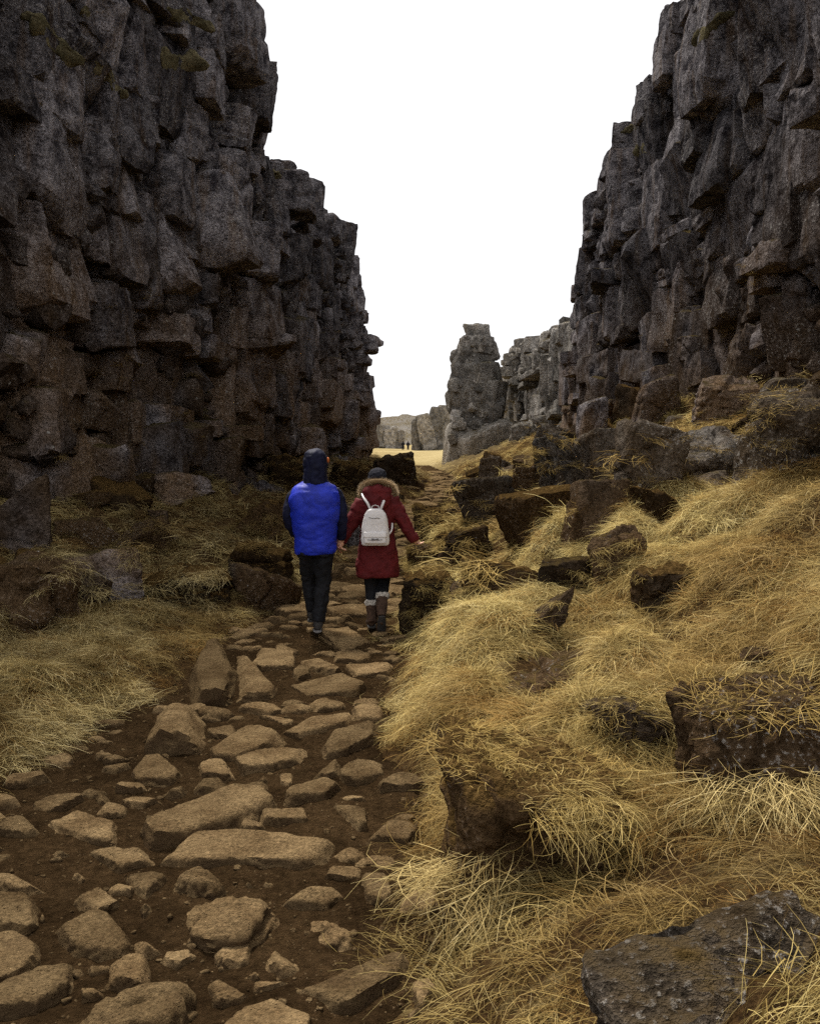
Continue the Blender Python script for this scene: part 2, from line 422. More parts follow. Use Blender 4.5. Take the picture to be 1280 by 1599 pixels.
# ------------------------------------------------------------------ cliffs
class Wall:
    def __init__(s, Y, X, ZT, sign, z0):
        s.Y, s.X, s.ZT, s.sign, s.z0 = map(lambda q: np.array(q, float) if not np.isscalar(q) else q, (Y, X, ZT, sign, z0))
        s.sign = float(sign)
    def x(s, y): return np.interp(y, s.Y, s.X)
    def top(s, y): return np.interp(y, s.Y, s.ZT)
    def depth(s, px):
        ys = np.linspace(s.Y[0], s.Y[-1], 1500); uu = s.x(ys) / ys
        return float(ys[np.argmin(np.abs(uu - (px - 640) / F))])
WL = Wall([5, 8, 12, 16, 20, 21.4, 21.8, 23, 25, 29, 33, 38, 40, 41.5], [-6.7, -6.3, -5.6, -4.85, -4.1, -3.96, -3.92, -3.8, -3.6, -3.2, -2.9, -2.62, -2.5, -2.5],
          [13, 13.4, 13, 13, 12.7, 12.4, 9.3, 9.0, 9.8, 10.0, 10.3, 10.6, 9.6, 6], 1, -.3)
WR = Wall([5, 8, 12, 16, 19.5, 20.3, 22, 23.5, 26, 28, 31, 32.4, 33.5], [4.9, 5.1, 5.6, 6.0, 6.2, 6.2, 6.2, 6.2, 6.2, 6.2, 6.15, 6.1, 6.1],
          [13, 13.4, 13, 13, 12.7, 11.7, 11.0, 10.6, 10.6, 10.5, 9.8, 8.4, 7], -1, 1.4)
WF = Wall([32, 35, 38, 42, 50, 56, 62, 67], [7.3, 7.2, 7.1, 7.1, 7.1, 7.1, 7.2, 7.3], [6.6, 6.7, 7.0, 7.7, 8.2, 8.8, 9.6, 9.9], -1, 2.0)

def wall_body(name, W, thick, mat, label, step=.28):
    ys = np.arange(W.Y[0], W.Y[-1] + .01, step); nz = int(12 / step)
    ks = np.linspace(0, 1, nz)
    Yg, Kg = np.meshgrid(ys, ks, indexing='ij'); ZT = W.top(Yg) - .35
    Z = W.z0 + (ZT - W.z0) * Kg
    P = np.stack([np.zeros(Yg.size), Yg.ravel(), Z.ravel()], 1)
    off = (.45 * fbm(P * .35 + 3, 3) + .22 * fbm(P * 1.3, 4) - .35).reshape(Yg.shape)
    X = W.x(Yg) + W.sign * off
    f = np.stack([X.ravel(), Yg.ravel(), Z.ravel()], 1)
    r, c = Yg.shape
    b = f.copy(); b[:, 0] = b[:, 0] * 0 + (W.x(Yg) - W.sign * thick).ravel()
    V = np.concatenate([f, b]); n = r * c
    Q = grid_faces(r, c); Q2 = Q[:, ::-1] + n
    idx = np.arange(n).reshape(r, c)
    def strip(e): e = np.asarray(e); return np.stack([e[:-1], e[1:], e[1:] + n, e[:-1] + n], 1)
    Fa = np.concatenate([Q, Q2, strip(idx[:, -1]), strip(idx[:, 0]), strip(idx[0]), strip(idx[-1])])
    o = link(name, mesh_np(name, V, Fa, True, 4), mat)
    bm = bmesh.new(); bm.from_mesh(o.data); bmesh.ops.recalc_face_normals(bm, faces=bm.faces); bm.to_mesh(o.data); bm.free()
    return tag(o, label, kind='structure')

def add_block(parent, mat, c, dims, rng, level, rot=(0, 0, 0), name='rock_block', **kw):
    N, D = planes_block(dims, rng, kw.pop('jit', .12), kw.pop('extra', 8))
    V, Fc = carve(level, N, D, dims, rng, cube={3: 6, 4: 9, 5: 15, 6: 26}[level], **kw)
    V = frame_rot(V, *rot)
    me = mesh_np(name, V, Fc, True, 4); sharp(me, 30)
    return link(name, me, mat, parent, tuple(c))

def rubble(parent, W, n, rng, mat, name='rubble'):
    Vs, Fs, k = [], [], 0
    for i in range(n):
        y = rng.uniform(max(W.Y[0], 9), W.Y[-1] - 2); z = rng.uniform(W.z0 + .2, min(W.top(y), W.top(y + .8)) - .6); s_ = rng.uniform(.14, .30) + .3 * rng.random() ** 3
        if fbm(np.array([[1.7, y * .45, z * .6]]), 2)[0] < -.05: continue
        dims = (s_ * rng.uniform(.7, 1.2), s_ * rng.uniform(.8, 1.6), s_ * rng.uniform(.5, 1.5))
        N, D = planes_box(dims, rng, .2, 4); V, Fc = carve(2, N, D, dims, rng, rough=.06, cracks=0)
        V = frame_rot(V, rng.normal(0, .3), rng.normal(0, .3), rng.uniform(0, 3))
        Vs.append(V + [W.x(y) + W.sign * rng.uniform(-.1, .3), y, z]); Fs.append(Fc + k); k += len(V)
    me = mesh_np(name, np.concatenate(Vs), np.concatenate(Fs), True); sharp(me, 40)
    return tag(link(name, me, mat, parent), kind='stuff')

def fill(parent, W, rng, mat, y0, limit, level_near=4, size=(.6, 2.3), hs=(.5, 1.7)):
    n = 0; y = y0
    # columns of blocks, each with its own joints, so that courses do not run through
    cells = []
    while y < W.Y[-1]:
        wd = rng.uniform(*size) * (1 + .008 * y); z = W.z0 - rng.uniform(.1, .8); lean = rng.normal(0, .10)
        while z < 13.4:
            h = rng.uniform(.22, .5) if rng.random() < .3 else rng.uniform(*hs); split = wd > 1.5 and rng.random() < .55
            for k in range(2 if split else 1):
                ww = wd / 2 if split else wd; cells.append((y + ww * (k + .5), z + h / 2 + rng.normal(0, .06), ww, h, lean))
            z += h * .94
        y += wd * .93
    vis = [c for c in cells if c[1] + c[3] * .25 < float(W.top(c[0])) + .1]
    vis = sorted(vis, key=lambda c: -c[2] * c[3] / c[0]); Vs, Fs, k0 = [], [], 0
    for q, (yc, zc, wd, hh, lean) in enumerate(vis):
        P = np.array([[0, yc, zc]]); dpt = rng.uniform(1.2, 1.9)
        off = .55 * fbm(P * np.array([1, .38, .30]) + 3, 3)[0] + rng.normal(0, .17) - .62
        if hh < .55: off += .16                       # thin beds stand out as ledges
        c = (float(W.x(yc)) + W.sign * off, yc, zc)
        lv = level_near if yc < 30 else max(3, level_near - 1)
        if q >= limit:
            dm = (dpt, wd * 1.2, hh * 1.16); N, D = planes_block(dm, rng, .13, 6); V, Fc = carve(3, N, D, dm, rng, cube=6, rough=.02, freq=2.2, cracks=2, crack_d=.035, p=60)
            V = frame_rot(V, 0, rng.normal(0, .07), rng.normal(0, .16)) + np.array(c); Vs.append(V); Fs.append(Fc + k0); k0 += len(V); continue
        add_block(parent, mat, c, (dpt, wd * 1.2, hh * 1.16), rng, lv, (rng.normal(0, .05) + lean * .3, rng.normal(0, .07), rng.normal(0, .16)),
                  rough=.02, freq=2.2, cracks=int(rng.integers(1, 5)), crack_d=.035, p=60, extra=int(rng.integers(3, 10)), jit=.13)
    if Vs:
        me = mesh_np('small_blocks', np.concatenate(Vs), np.concatenate(Fs), True, 4); sharp(me, 30); tag(link('small_blocks', me, mat, parent), kind='stuff')
    return len(vis)
def heroes(parent, W, boxes, sx, ox, oy, rng, mat, push=0.0):
    for b in boxes:
        x0, y0, x1, y1 = [q * sx for q in b[:4]]; x0 += ox; x1 += ox; y0 += oy; y1 += oy
        px, py = (x0 + x1) / 2, (y0 + y1) / 2
        Y = W.depth(px); Y = min(Y, W.Y[-1] - .4)
        c = at(px, py, Y)
        wx, wz = (x1 - x0) * Y / F, (y1 - y0) * Y / F
        dy = np.clip(.5 * (wx + wz), .7, 2.2)
        c[1] += dy * .25
        rt = b[4] if len(b) > 4 else rng.normal(0, .06)
        lv = 5 if max(x1 - x0, y1 - y0) > 45 else 4
        add_block(parent, mat, c, (wx * 1.10, dy, wz * 1.08), rng, lv, (rng.normal(0, .06), rt, rng.normal(0, .15)),
                  rough=.02, freq=2.2, cracks=int(rng.integers(2, 6)), crack_d=.04, p=60, extra=int(rng.integers(4, 11)), jit=.12)

rngL = np.random.default_rng(21)
CL = wall_body('cliff', WL, 7, M['cliff'], 'dark fractured basalt cliff rising beside the walker in blue')
HL1 = [(565, -10, 840, 230), (495, 75, 730, 200), (480, 185, 710, 345), (720, 225, 893, 390), (815, 330, 885, 470, .3), (485, 340, 650, 530), (640, 350, 825, 510),
       (740, 500, 840, 590), (520, 520, 790, 720, .25), (470, 600, 790, 890), (735, 620, 812, 890), (-20, 20, 180, 380), (180, 240, 370, 600), (360, 310, 445, 560),
       (60, 60, 270, 300, .6), (290, 10, 450, 130), (330, 120, 460, 310), (-10, 380, 145, 650), (145, 590, 255, 800), (240, 670, 335, 850), (370, 640, 490, 780),
       (-10, 690, 140, 880), (130, 800, 230, 900), (905, 540, 980, 600), (835, 570, 1020, 700), (820, 670, 945, 780), (830, 770, 1000, 930), (940, 680, 1060, 800),
       (1045, 715, 1130, 800), (1075, 760, 1170, 910), (1000, 780, 1090, 940), (1120, 860, 1190, 960), (460, 300, 520, 420), (180, -20, 300, 90)]
HL2 = [(20, 50, 215, 200), (170, 100, 400, 290), (380, 45, 520, 160), (520, 65, 715, 175), (720, 300, 890, 500), (830, 310, 965, 580), (900, 190, 990, 430),
       (980, 260, 1110, 370), (1030, 100, 1120, 240), (1110, 190, 1195, 300), (1120, 60, 1195, 190), (1040, 420, 1135, 530), (1140, 405, 1225, 525), (975, 430, 1050, 500),
       (1110, 500, 1235, 640), (880, 560, 1070, 640), (330, 540, 460, 740), (230, 600, 340, 760), (590, 620, 780, 760), (440, 560, 660, 700), (-10, 430, 100, 560),
       (180, 450, 330, 570), (110, 330, 250, 450), (250, 330, 410, 450), (60, 640, 180, 720), (590, 740, 800, 870), (140, 790, 250, 850), (1130, 300, 1200, 410),
       (640, 180, 800, 300), (800, 60, 900, 180), (900, 20, 1010, 130), (1010, 530, 1120, 640), (780, 560, 900, 660), (-10, 250, 110, 420, .1), (420, 190, 620, 300)]
heroes(CL, WL, HL1, .46875, 0, 0, rngL, M['cliff']); heroes(CL, WL, HL2, .46875, 0, 400, rngL, M['cliff'])
nl = fill(CL, WL, rngL, M['cliff'], 9.0, 228)
rubble(CL, WL, 1500, rngL, M['cliff'])

rngR = np.random.default_rng(33)
CR = wall_body('cliff', WR, 7, M['cliff'], 'blocky basalt cliff standing at the top of the grassy slope')
HR = [(450, -10, 570, 60), (360, 110, 480, 290), (295, 300, 440, 430), (200, 455, 330, 560), (150, 555, 225, 655), (190, 580, 350, 880), (85, 710, 175, 840), (100, 800, 180, 910),
      (60, 910, 160, 1090), (60, 1080, 170, 1210), (165, 780, 250, 920), (500, 40, 830, 370), (490, 350, 740, 590), (730, 370, 820, 600), (800, 50, 960, 230), (830, 220, 960, 360),
      (815, 370, 960, 620), (320, 360, 430, 640), (340, 600, 520, 900), (500, 570, 690, 700), (410, 620, 530, 780), (500, 720, 600, 860), (560, 730, 700, 900), (700, 680, 760, 880),
      (750, 640, 960, 760), (745, 750, 960, 890), (730, 880, 960, 1060), (600, 900, 720, 1090), (415, 960, 600, 1120), (510, 890, 600, 1000), (350, 1080, 470, 1200), (290, 960, 350, 1100),
      (200, 930, 290, 1020), (740, 1180, 850, 1270), (840, 1170, 960, 1340), (640, 1220, 840, 1390), (470, 1220, 660, 1320), (480, 1290, 690, 1410), (220, 1240, 340, 1430),
      (330, 1250, 470, 1420), (80, 1160, 200, 1300), (150, 960, 240, 1080), (90, 1250, 200, 1400), (470, 1120, 600, 1200), (600, 1100, 740, 1180), (430, 200, 500, 480), (380, 20, 470, 130),
      (310, 420, 400, 520), (340, 900, 500, 990), (100, 1330, 230, 1460)]
heroes(CR, WR, HR, .4253, 880, 0, rngR, M['cliff'])
fill(CR, WR, rngR, M['cliff'], 9.0, 240)
rubble(CR, WR, 1300, rngR, M['cliff'])

rngF = np.random.default_rng(5)
CF = wall_body('cliff', WF, 6, M['far'], 'pale grey weathered cliff continuing behind the rock tower', .4)
fill(CF, WF, rngF, M['far'], 33, 260, 4, size=(.9, 2.2))
rubble(CF, WF, 260, rngF, M['far'])

# ------------------------------------------------------------------ rock tower
def make_tower():
    rng = np.random.default_rng(77); Y = 55.0; base = at(745, 706, Y); base[2] = float(hsurf(base[0], Y)) - .2
    root = bpy.data.objects.new('rock_tower', None); COL.objects.link(root); root.location = tuple(base)
    tag(root, 'tall weathered rock pinnacle with a narrow squared top standing alone', 'rock tower')
    lv = [(691, 800, 708, 664), (700, 786, 670, 630), (697, 784, 640, 596), (700, 782, 604, 574), (704, 772, 582, 550), (712, 772, 558, 530), (727, 767, 536, 513)]
    for i, (a, b, y0, y1) in enumerate(lv):
        p0, p1 = at((a + b) / 2, y0, Y), at((a + b) / 2, y1, Y); wd = (b - a) * Y / F
        zc, hh = (p0[2] + p1[2]) / 2, p1[2] - p0[2]
        if i == 0: hh += 1.6; zc -= .8
        add_block(root, M['far'], np.array([p0[0], Y, zc]) - base, (wd * .97, min(3.0, wd * .8), hh * 1.4), rng, 5, (0, rng.normal(0, .04), rng.normal(0, .12)),
                  rough=.045, freq=2.2, cracks=3, crack_d=.04, p=30, pit=.03)
    for i in range(46):
        t = rng.uniform(.05, .97); k = min(6, int(t * 7)); a, b, y0, y1 = lv[k]
        px = rng.uniform(a + 11, b - 11); py = rng.uniform(y1, y0); c = at(px, py, Y) - base
        s_ = rng.uniform(.3, .75); c[1] += -min(1.5, (b - a) * Y / F * .4) + rng.uniform(0, .4)
        add_block(root, M['far'], c, (s_, s_ * .8, s_ * rng.uniform(.7, 1.3)), rng, 3, (rng.normal(0, .2), rng.normal(0, .2), rng.normal(0, .4)), rough=.06, cracks=1)
    add_block(root, M['far'], at(757, 690, Y - 1.6) - base, (3.6, 1.8, 1.7), rng, 5, (.15, -.42, .2), name='fallen_slab', rough=.04, cracks=2)
make_tower()

# ------------------------------------------------------------------ far ridge and outcrops
def make_ridge():
    xs = np.linspace(-190, 190, 240); ys = np.linspace(200, 380, 70)
    Xg, Yg = np.meshgrid(xs, ys, indexing='ij')
    t = np.clip((Yg - 215) / 60, 0, 1)
    top = 7.4 + 1.7 * fbm2(Xg, Yg * 0, .045, 4, 3) + .012 * (Xg + 20)
    st = sstep(.1, .25, t) * .35 + sstep(.42, .52, t) * .4 + sstep(.8, .9, t) * .25
    Z = prof(Yg) - .6 + st * top + (1.3 * np.abs(fbm2(Xg, Yg, .16, 5, 4)) - .3) * sstep(0, .2, t)
    me = mesh_np('hill', np.stack([Xg.ravel(), Yg.ravel(), Z.ravel()], 1), grid_faces(*Xg.shape), False, 4)
    bm = bmesh.new(); bm.from_mesh(me); bmesh.ops.recalc_face_normals(bm, faces=bm.faces); bm.to_mesh(me); bm.free()
    tag(link('hill', me, M['far']), 'low rocky ridge closing the far end of the gorge', kind='structure')
make_ridge()
def outcrop(label, boxes, Y, seed):
    rng = np.random.default_rng(seed); cx = np.mean([(b[0] + b[2]) / 2 for b in boxes]); base = at(cx, 700, Y); base[2] = float(hsurf(base[0], Y))
    root = bpy.data.objects.new('rock_outcrop', None); COL.objects.link(root); root.location = tuple(base); tag(root, label, 'rock outcrop', 'rock outcrops on the far meadow')
    for b in boxes:
        p0, p1 = at((b[0] + b[2]) / 2, b[3], Y), at((b[0] + b[2]) / 2, b[1], Y); wd = (b[2] - b[0]) * Y / F
        z0 = float(hsurf(p0[0], Y)) - .4; hh = p1[2] - z0
        add_block(root, M['far'], np.array([p0[0], Y + rng.uniform(0, 1.5), (p1[2] + z0) / 2]) - base, (wd * 1.1, wd, hh), rng, 4, (0, rng.normal(0, .08), rng.normal(0, .3)), rough=.09, freq=3, cracks=2)
outcrop('rugged grey outcrop leaning against the foot of the rock pinnacle', [(655, 645, 678, 690), (668, 634, 690, 692), (682, 632, 704, 694), (645, 655, 662, 685)], 150, 3)
outcrop('low broken outcrop of pale rocks at the edge of the far meadow', [(573, 672, 592, 700), (586, 664, 606, 698), (600, 668, 618, 696), (612, 676, 630, 694), (560, 660, 582, 700)], 196, 4)

# ------------------------------------------------------------------ boulders on the banks
BOUL = [
 # x0, y0, x1, y1, material, kind, label
 (1090, 1062, 1330, 1250, 'boulder', 'r', 'big dark boulder with tan patches and lichen in the grass above the layered slab'),
 (960, 1535, 1480, 1640, 'slab', 's', 'layered pale grey slab in brown turf below the big patchy boulder'),
 (690, 1120, 1010, 1385, 'mossrock', 'm', 'large boulder capped with rusty brown moss, long grass hanging over its edge'),
 (755, 1012, 985, 1105, 'boulder', 'f', 'arched dark rock lying behind the moss capped boulder'),
 (915, 1088, 1048, 1172, 'boulder', 'r', 'rounded knobbly dark rock between moss capped and patchy boulders'),
 (700, 820, 772, 884, 'boulder', 'r', 'squat dark rock beside the path past the red parka'),
 (842, 868, 930, 922, 'boulder', 'a', 'pointed dark rock jutting from flattened straw'),
 (925, 832, 1003, 902, 'boulder', 'r', 'dark rock topped with drooping grass above the pointed rock'),
 (895, 748, 988, 832, 'boulder', 'a', 'long dark rock edge slanting down through the straw'),
 (967, 655, 1080, 762, 'block', 'a', 'tallest angular grey block in the row below the cliff'),
 (918, 672, 990, 745, 'block', 'a', 'pale topped block leaning against the tallest angular block'),
 (848, 682, 922, 778, 'block', 'a', 'tilted rough slab standing at the low end of the block row'),
 (1052, 684, 1176, 758, 'block', 'r', 'wide craggy boulder in the block row under the grassy ledge'),
 (1180, 612, 1330, 742, 'block', 'r', 'largest craggy boulder on the upper slope at the cliff foot'),
 (903, 622, 952, 688, 'cliff', 'a', 'dark block leaning on the corner of the blocky cliff'),
 (722, 745, 800, 818, 'block', 'a', 'split angular rock at the path bend'),
 (750, 714, 782, 752, 'block', 'a', 'small dark pointed rock on turf before the pinnacle'),
 (798, 728, 842, 774, 'boulder', 'r', 'brown rounded rock among tussocks past the split rock'),
 (588, 706, 652, 758, 'boulder', 'r', 'broad brown rock behind the fur trimmed hood'),
 (622, 884, 722, 972, 'mossrock', 'f', 'low mossy rock bordering the path by the red parka'),
 (720, 872, 846, 935, 'mossrock', 'f', 'long turf covered rock joining the pointed rock'),
 (1168, 1010, 1222, 1052, 'boulder', 'r', 'small dark rock poking out of bright straw above the patchy boulder'),
 (808, 958, 866, 996, 'boulder', 'f', 'flat dark rock sunk in the straw'),
 (998, 878, 1098, 944, 'mossrock', 'r', 'dark hummock added for the shadowed side of a combed grass tussock'),  # dark form put where only the grass shadow of a tussock lies
 (800, 655, 842, 702, 'far', 'r', 'grey rock between the pinnacle and the pale far cliff'),
 (838, 640, 880, 672, 'far', 'r', 'low grey rock at the foot of the pale far cliff'),
 (1100, 598, 1190, 650, 'cliff', 's', 'ledge block half buried in turf against the blocky cliff'),
 (1000, 600, 1065, 662, 'cliff', 'a', 'square block at the cliff base above the tallest angular block'),
 (362, 892, 456, 958, 'boulder', 'a', 'black angular boulder at the path edge behind the blue jacket'),
 (352, 848, 452, 902, 'mossrock', 'r', 'brown grass grown rock behind the black angular boulder'),
 (-40, 868, 88, 985, 'boulder', 'r', 'bulky dark rock in grey grass under the shaded cliff'),
 (-30, 782, 66, 872, 'cliff', 'a', 'broad slab leaning on the foot of the shaded cliff'),
 (218, 884, 352, 952, 'mossrock', 'r', 'low hump of rock under grey grass below the shaded cliff'),
 (100, 898, 160, 945, 'boulder', 'r', 'small dark rock between the bulky rock and the low hump'),
 (380, 775, 452, 842, 'mossrock', 'r', 'brown turfy rock by the shaded cliff foot'),
 (418, 712, 482, 770, 'mossrock', 'r', 'mossy rock stacked against the shaded cliff near the navy hood'),
 (518, 716, 575, 770, 'mossrock', 'r', 'mossy rock at the shaded cliff corner between the two walkers'),
 (655, 790, 705, 835, 'mossrock', 'r', 'small mossy rock on the path side past the raised hand'),
 (700, 905, 745, 940, 'boulder', 'r', 'tiny dark rock caught between two mossy rocks'),
 (640, 846, 690, 880, 'boulder', 'r', 'brown rock just beyond the raised red sleeve'),
 (1010, 780, 1080, 830, 'mossrock', 'f', 'dark sunken rock in straw below the wide craggy boulder'),
]
FOOT = []
for i, (x0, y0, x1, y1, mk, kind, label) in enumerate(BOUL):
    rng = np.random.default_rng(500 + i)
    g = ground_hit((x0 + x1) / 2, y1 - 3 if y1 < 1600 else 1590)
    if mk == 'far': g = at((x0 + x1) / 2, y1, 46); g[2] = float(hsurf(g[0], 46.))
    Y = g[1]; wx, wz = (x1 - x0) * Y / F, (y1 - y0) * Y / F
    dy = wx * {'r': .8, 'a': .7, 'f': .9, 's': .75, 'm': 1.0}[kind]
    zt = at((x0 + x1) / 2, y0 + 2, Y + dy * (.5 if kind in 'ra' else .92))[2]; vis = max(zt - g[2], .3 * wz)
    hz = vis * 1.5
    c = (g[0], Y + dy * .45, g[2] + vis - hz / 2 - (.10 if i == 1 else .07 if i == 2 else 0))
    FOOT.append((g[0], Y + dy * .45, wx * .5, dy * .5))
    lv = 6 if (x1 - x0) > 180 else 5
    kw = dict(r=dict(p=16, rough=.075, freq=2.4, cracks=4, pit=.05, extra=9, cut=(.64, .92)), a=dict(p=24, rough=.05, cracks=3, extra=6), f=dict(p=10, rough=.08, freq=2.2, cracks=2, extra=8, cut=(.62, .92), pit=.04),
              s=dict(p=22, rough=.045, freq=2.4, cracks=4, strata=.03, pit=.05, extra=8, cut=(.70, .94)), m=dict(p=20, rough=.06, freq=2.0, cracks=4, extra=8, pit=.04, cut=(.70, .93)))[kind]
    N, D = planes_box((wx, dy, hz), rng, .2, kw.pop('extra'), kw.pop('cut', (.66, .95)))
    V, Fc = carve(lv, N, D, (wx, dy, hz), rng, **kw)
    V = frame_rot(V, rng.normal(0, .06), rng.normal(0, .08) - (.16 if i == 1 else 0), rng.normal(0, .2))
    me = mesh_np('boulder', V, Fc, True); sharp(me, 45)
    tag(link('boulder', me, M[mk], None, c), label, 'boulder', 'rocks strewn along the gorge banks')

def describe(x, y, dims, me, where):
    r = max(dims); sz = 'small' if r < .38 else 'middling' if r < .65 else 'large'; sh = 'flat' if dims[2] < .62 * r else 'blocky' if dims[2] > .85 * min(dims[0], dims[1]) else 'angular'
    mk = {'mossy_boulder': 'mossy brown', 'grey_block': 'grey', 'basalt_cliff': 'rusty', 'dark_boulder': 'dark'}[me.materials[0].name]
    j, t = min(MARKS, key=lambda q: (FOOT[q[0]][0] - x) ** 2 + (FOOT[q[0]][1] - y) ** 2); d = math.hypot(FOOT[j][0] - x, FOOT[j][1] - y)
    side = 'beside' if d < .9 else 'beyond' if y > FOOT[j][1] + .6 else 'before' if y < FOOT[j][1] - .6 else 'near'
    return '%s %s %s rock %s %s %s' % (sz, sh, mk, where, side, t)
MARKS = [(i_, t) for i_, t in ((0, 'the big patchy boulder'), (2, 'the moss capped boulder'), (5, 'the squat dark rock'), (6, 'the pointed rock'), (7, 'the grass topped rock'), (8, 'the slanting rock edge'),
    (9, 'the tallest angular block'), (11, 'the tilted rough slab'), (12, 'the wide craggy boulder'), (13, 'the largest craggy boulder'), (14, 'the block leaning on the cliff corner'), (15, 'the split rock'), (16, 'the small pointed rock on turf'), (18, 'the broad brown rock'),
    (19, 'the mossy rock by the red parka'), (20, 'the long turf covered rock'), (24, 'the grey rock by the pinnacle'), (26, 'the turfed ledge block'), (28, 'the black angular boulder'), (29, 'the grass grown rock'), (30, 'the bulky dark rock'), (31, 'the leaning slab'), (32, 'the low grassy hump'),
    (34, 'the turfy rock at the cliff foot'), (35, 'the mossy rock near the navy hood'), (36, 'the mossy rock at the cliff corner'))]
NBOUL = len(BOUL)
def loose(n, pick, mats, label, group, seed, smin, smax):
    rng = np.random.default_rng(seed); k = 0
    while k < n:
        x, y = pick(rng)
        if any(((x - f[0]) / (f[2] + .1)) ** 2 + ((y - f[1]) / (f[3] + .1)) ** 2 < 1 for f in FOOT): continue
        r = (smin + (smax - smin) * rng.random() ** 2) * (1 + .02 * y); dims = (r * rng.uniform(.9, 1.4), r * rng.uniform(.8, 1.2), r * rng.uniform(.6, 1.0))
        N, D = planes_box(dims, rng, .2, 7, (.64, .93)); V, Fc = carve(4 if r > .3 else 3, N, D, dims, rng, p=22, rough=.05, freq=2.2, cracks=2, pit=.03)
        V = frame_rot(V, rng.normal(0, .25), rng.normal(0, .25), rng.uniform(0, 6)); me = mesh_np('boulder', V, Fc, True); sharp(me, 40)
        me.materials.append(M[mats[int(rng.integers(len(mats)))]]); tag(link('boulder', me, None, None, (x, y, float(hsurf(x, y)) + dims[2] * .12)), describe(x, y, dims, me, label), 'boulder', group); FOOT.append((x, y, dims[0] * .45, dims[1] * .45)); k += 1
def pick_left(rng):
    y = 7.5 + 26 * rng.random() ** 1.4; a, b = float(WL.x(y)) + .1, float(xL(y)) - .25; return a + (b - a) * rng.random() ** 1.5, y
def pick_right(rng):
    y = 8 + 30 * rng.random() ** 1.2; a, b = float(xR(y)) + .5, float(WR.x(y) if y < 33 else WF.x(y)) - .1; return b - (b - a) * rng.random() ** 1.4, y
def pick_edge(rng):
    y = 9 + 26 * rng.random() ** 1.3; return (float(xL(y)) - rng.uniform(.1, .5), y) if rng.random() < .45 else (float(xR(y)) + rng.uniform(.1, .7), y)
loose(42, pick_left, ['boulder', 'mossrock', 'cliff'], 'in grass', 'loose rocks under the shaded cliff', 71, .18, .75)
loose(46, pick_right, ['boulder', 'block', 'mossrock', 'block'], 'in slope straw', 'fallen rocks on the grassy slope', 72, .2, .8)
loose(24, pick_edge, ['boulder', 'mossrock'], 'edging the path', 'small rocks along the path edge', 73, .15, .4)

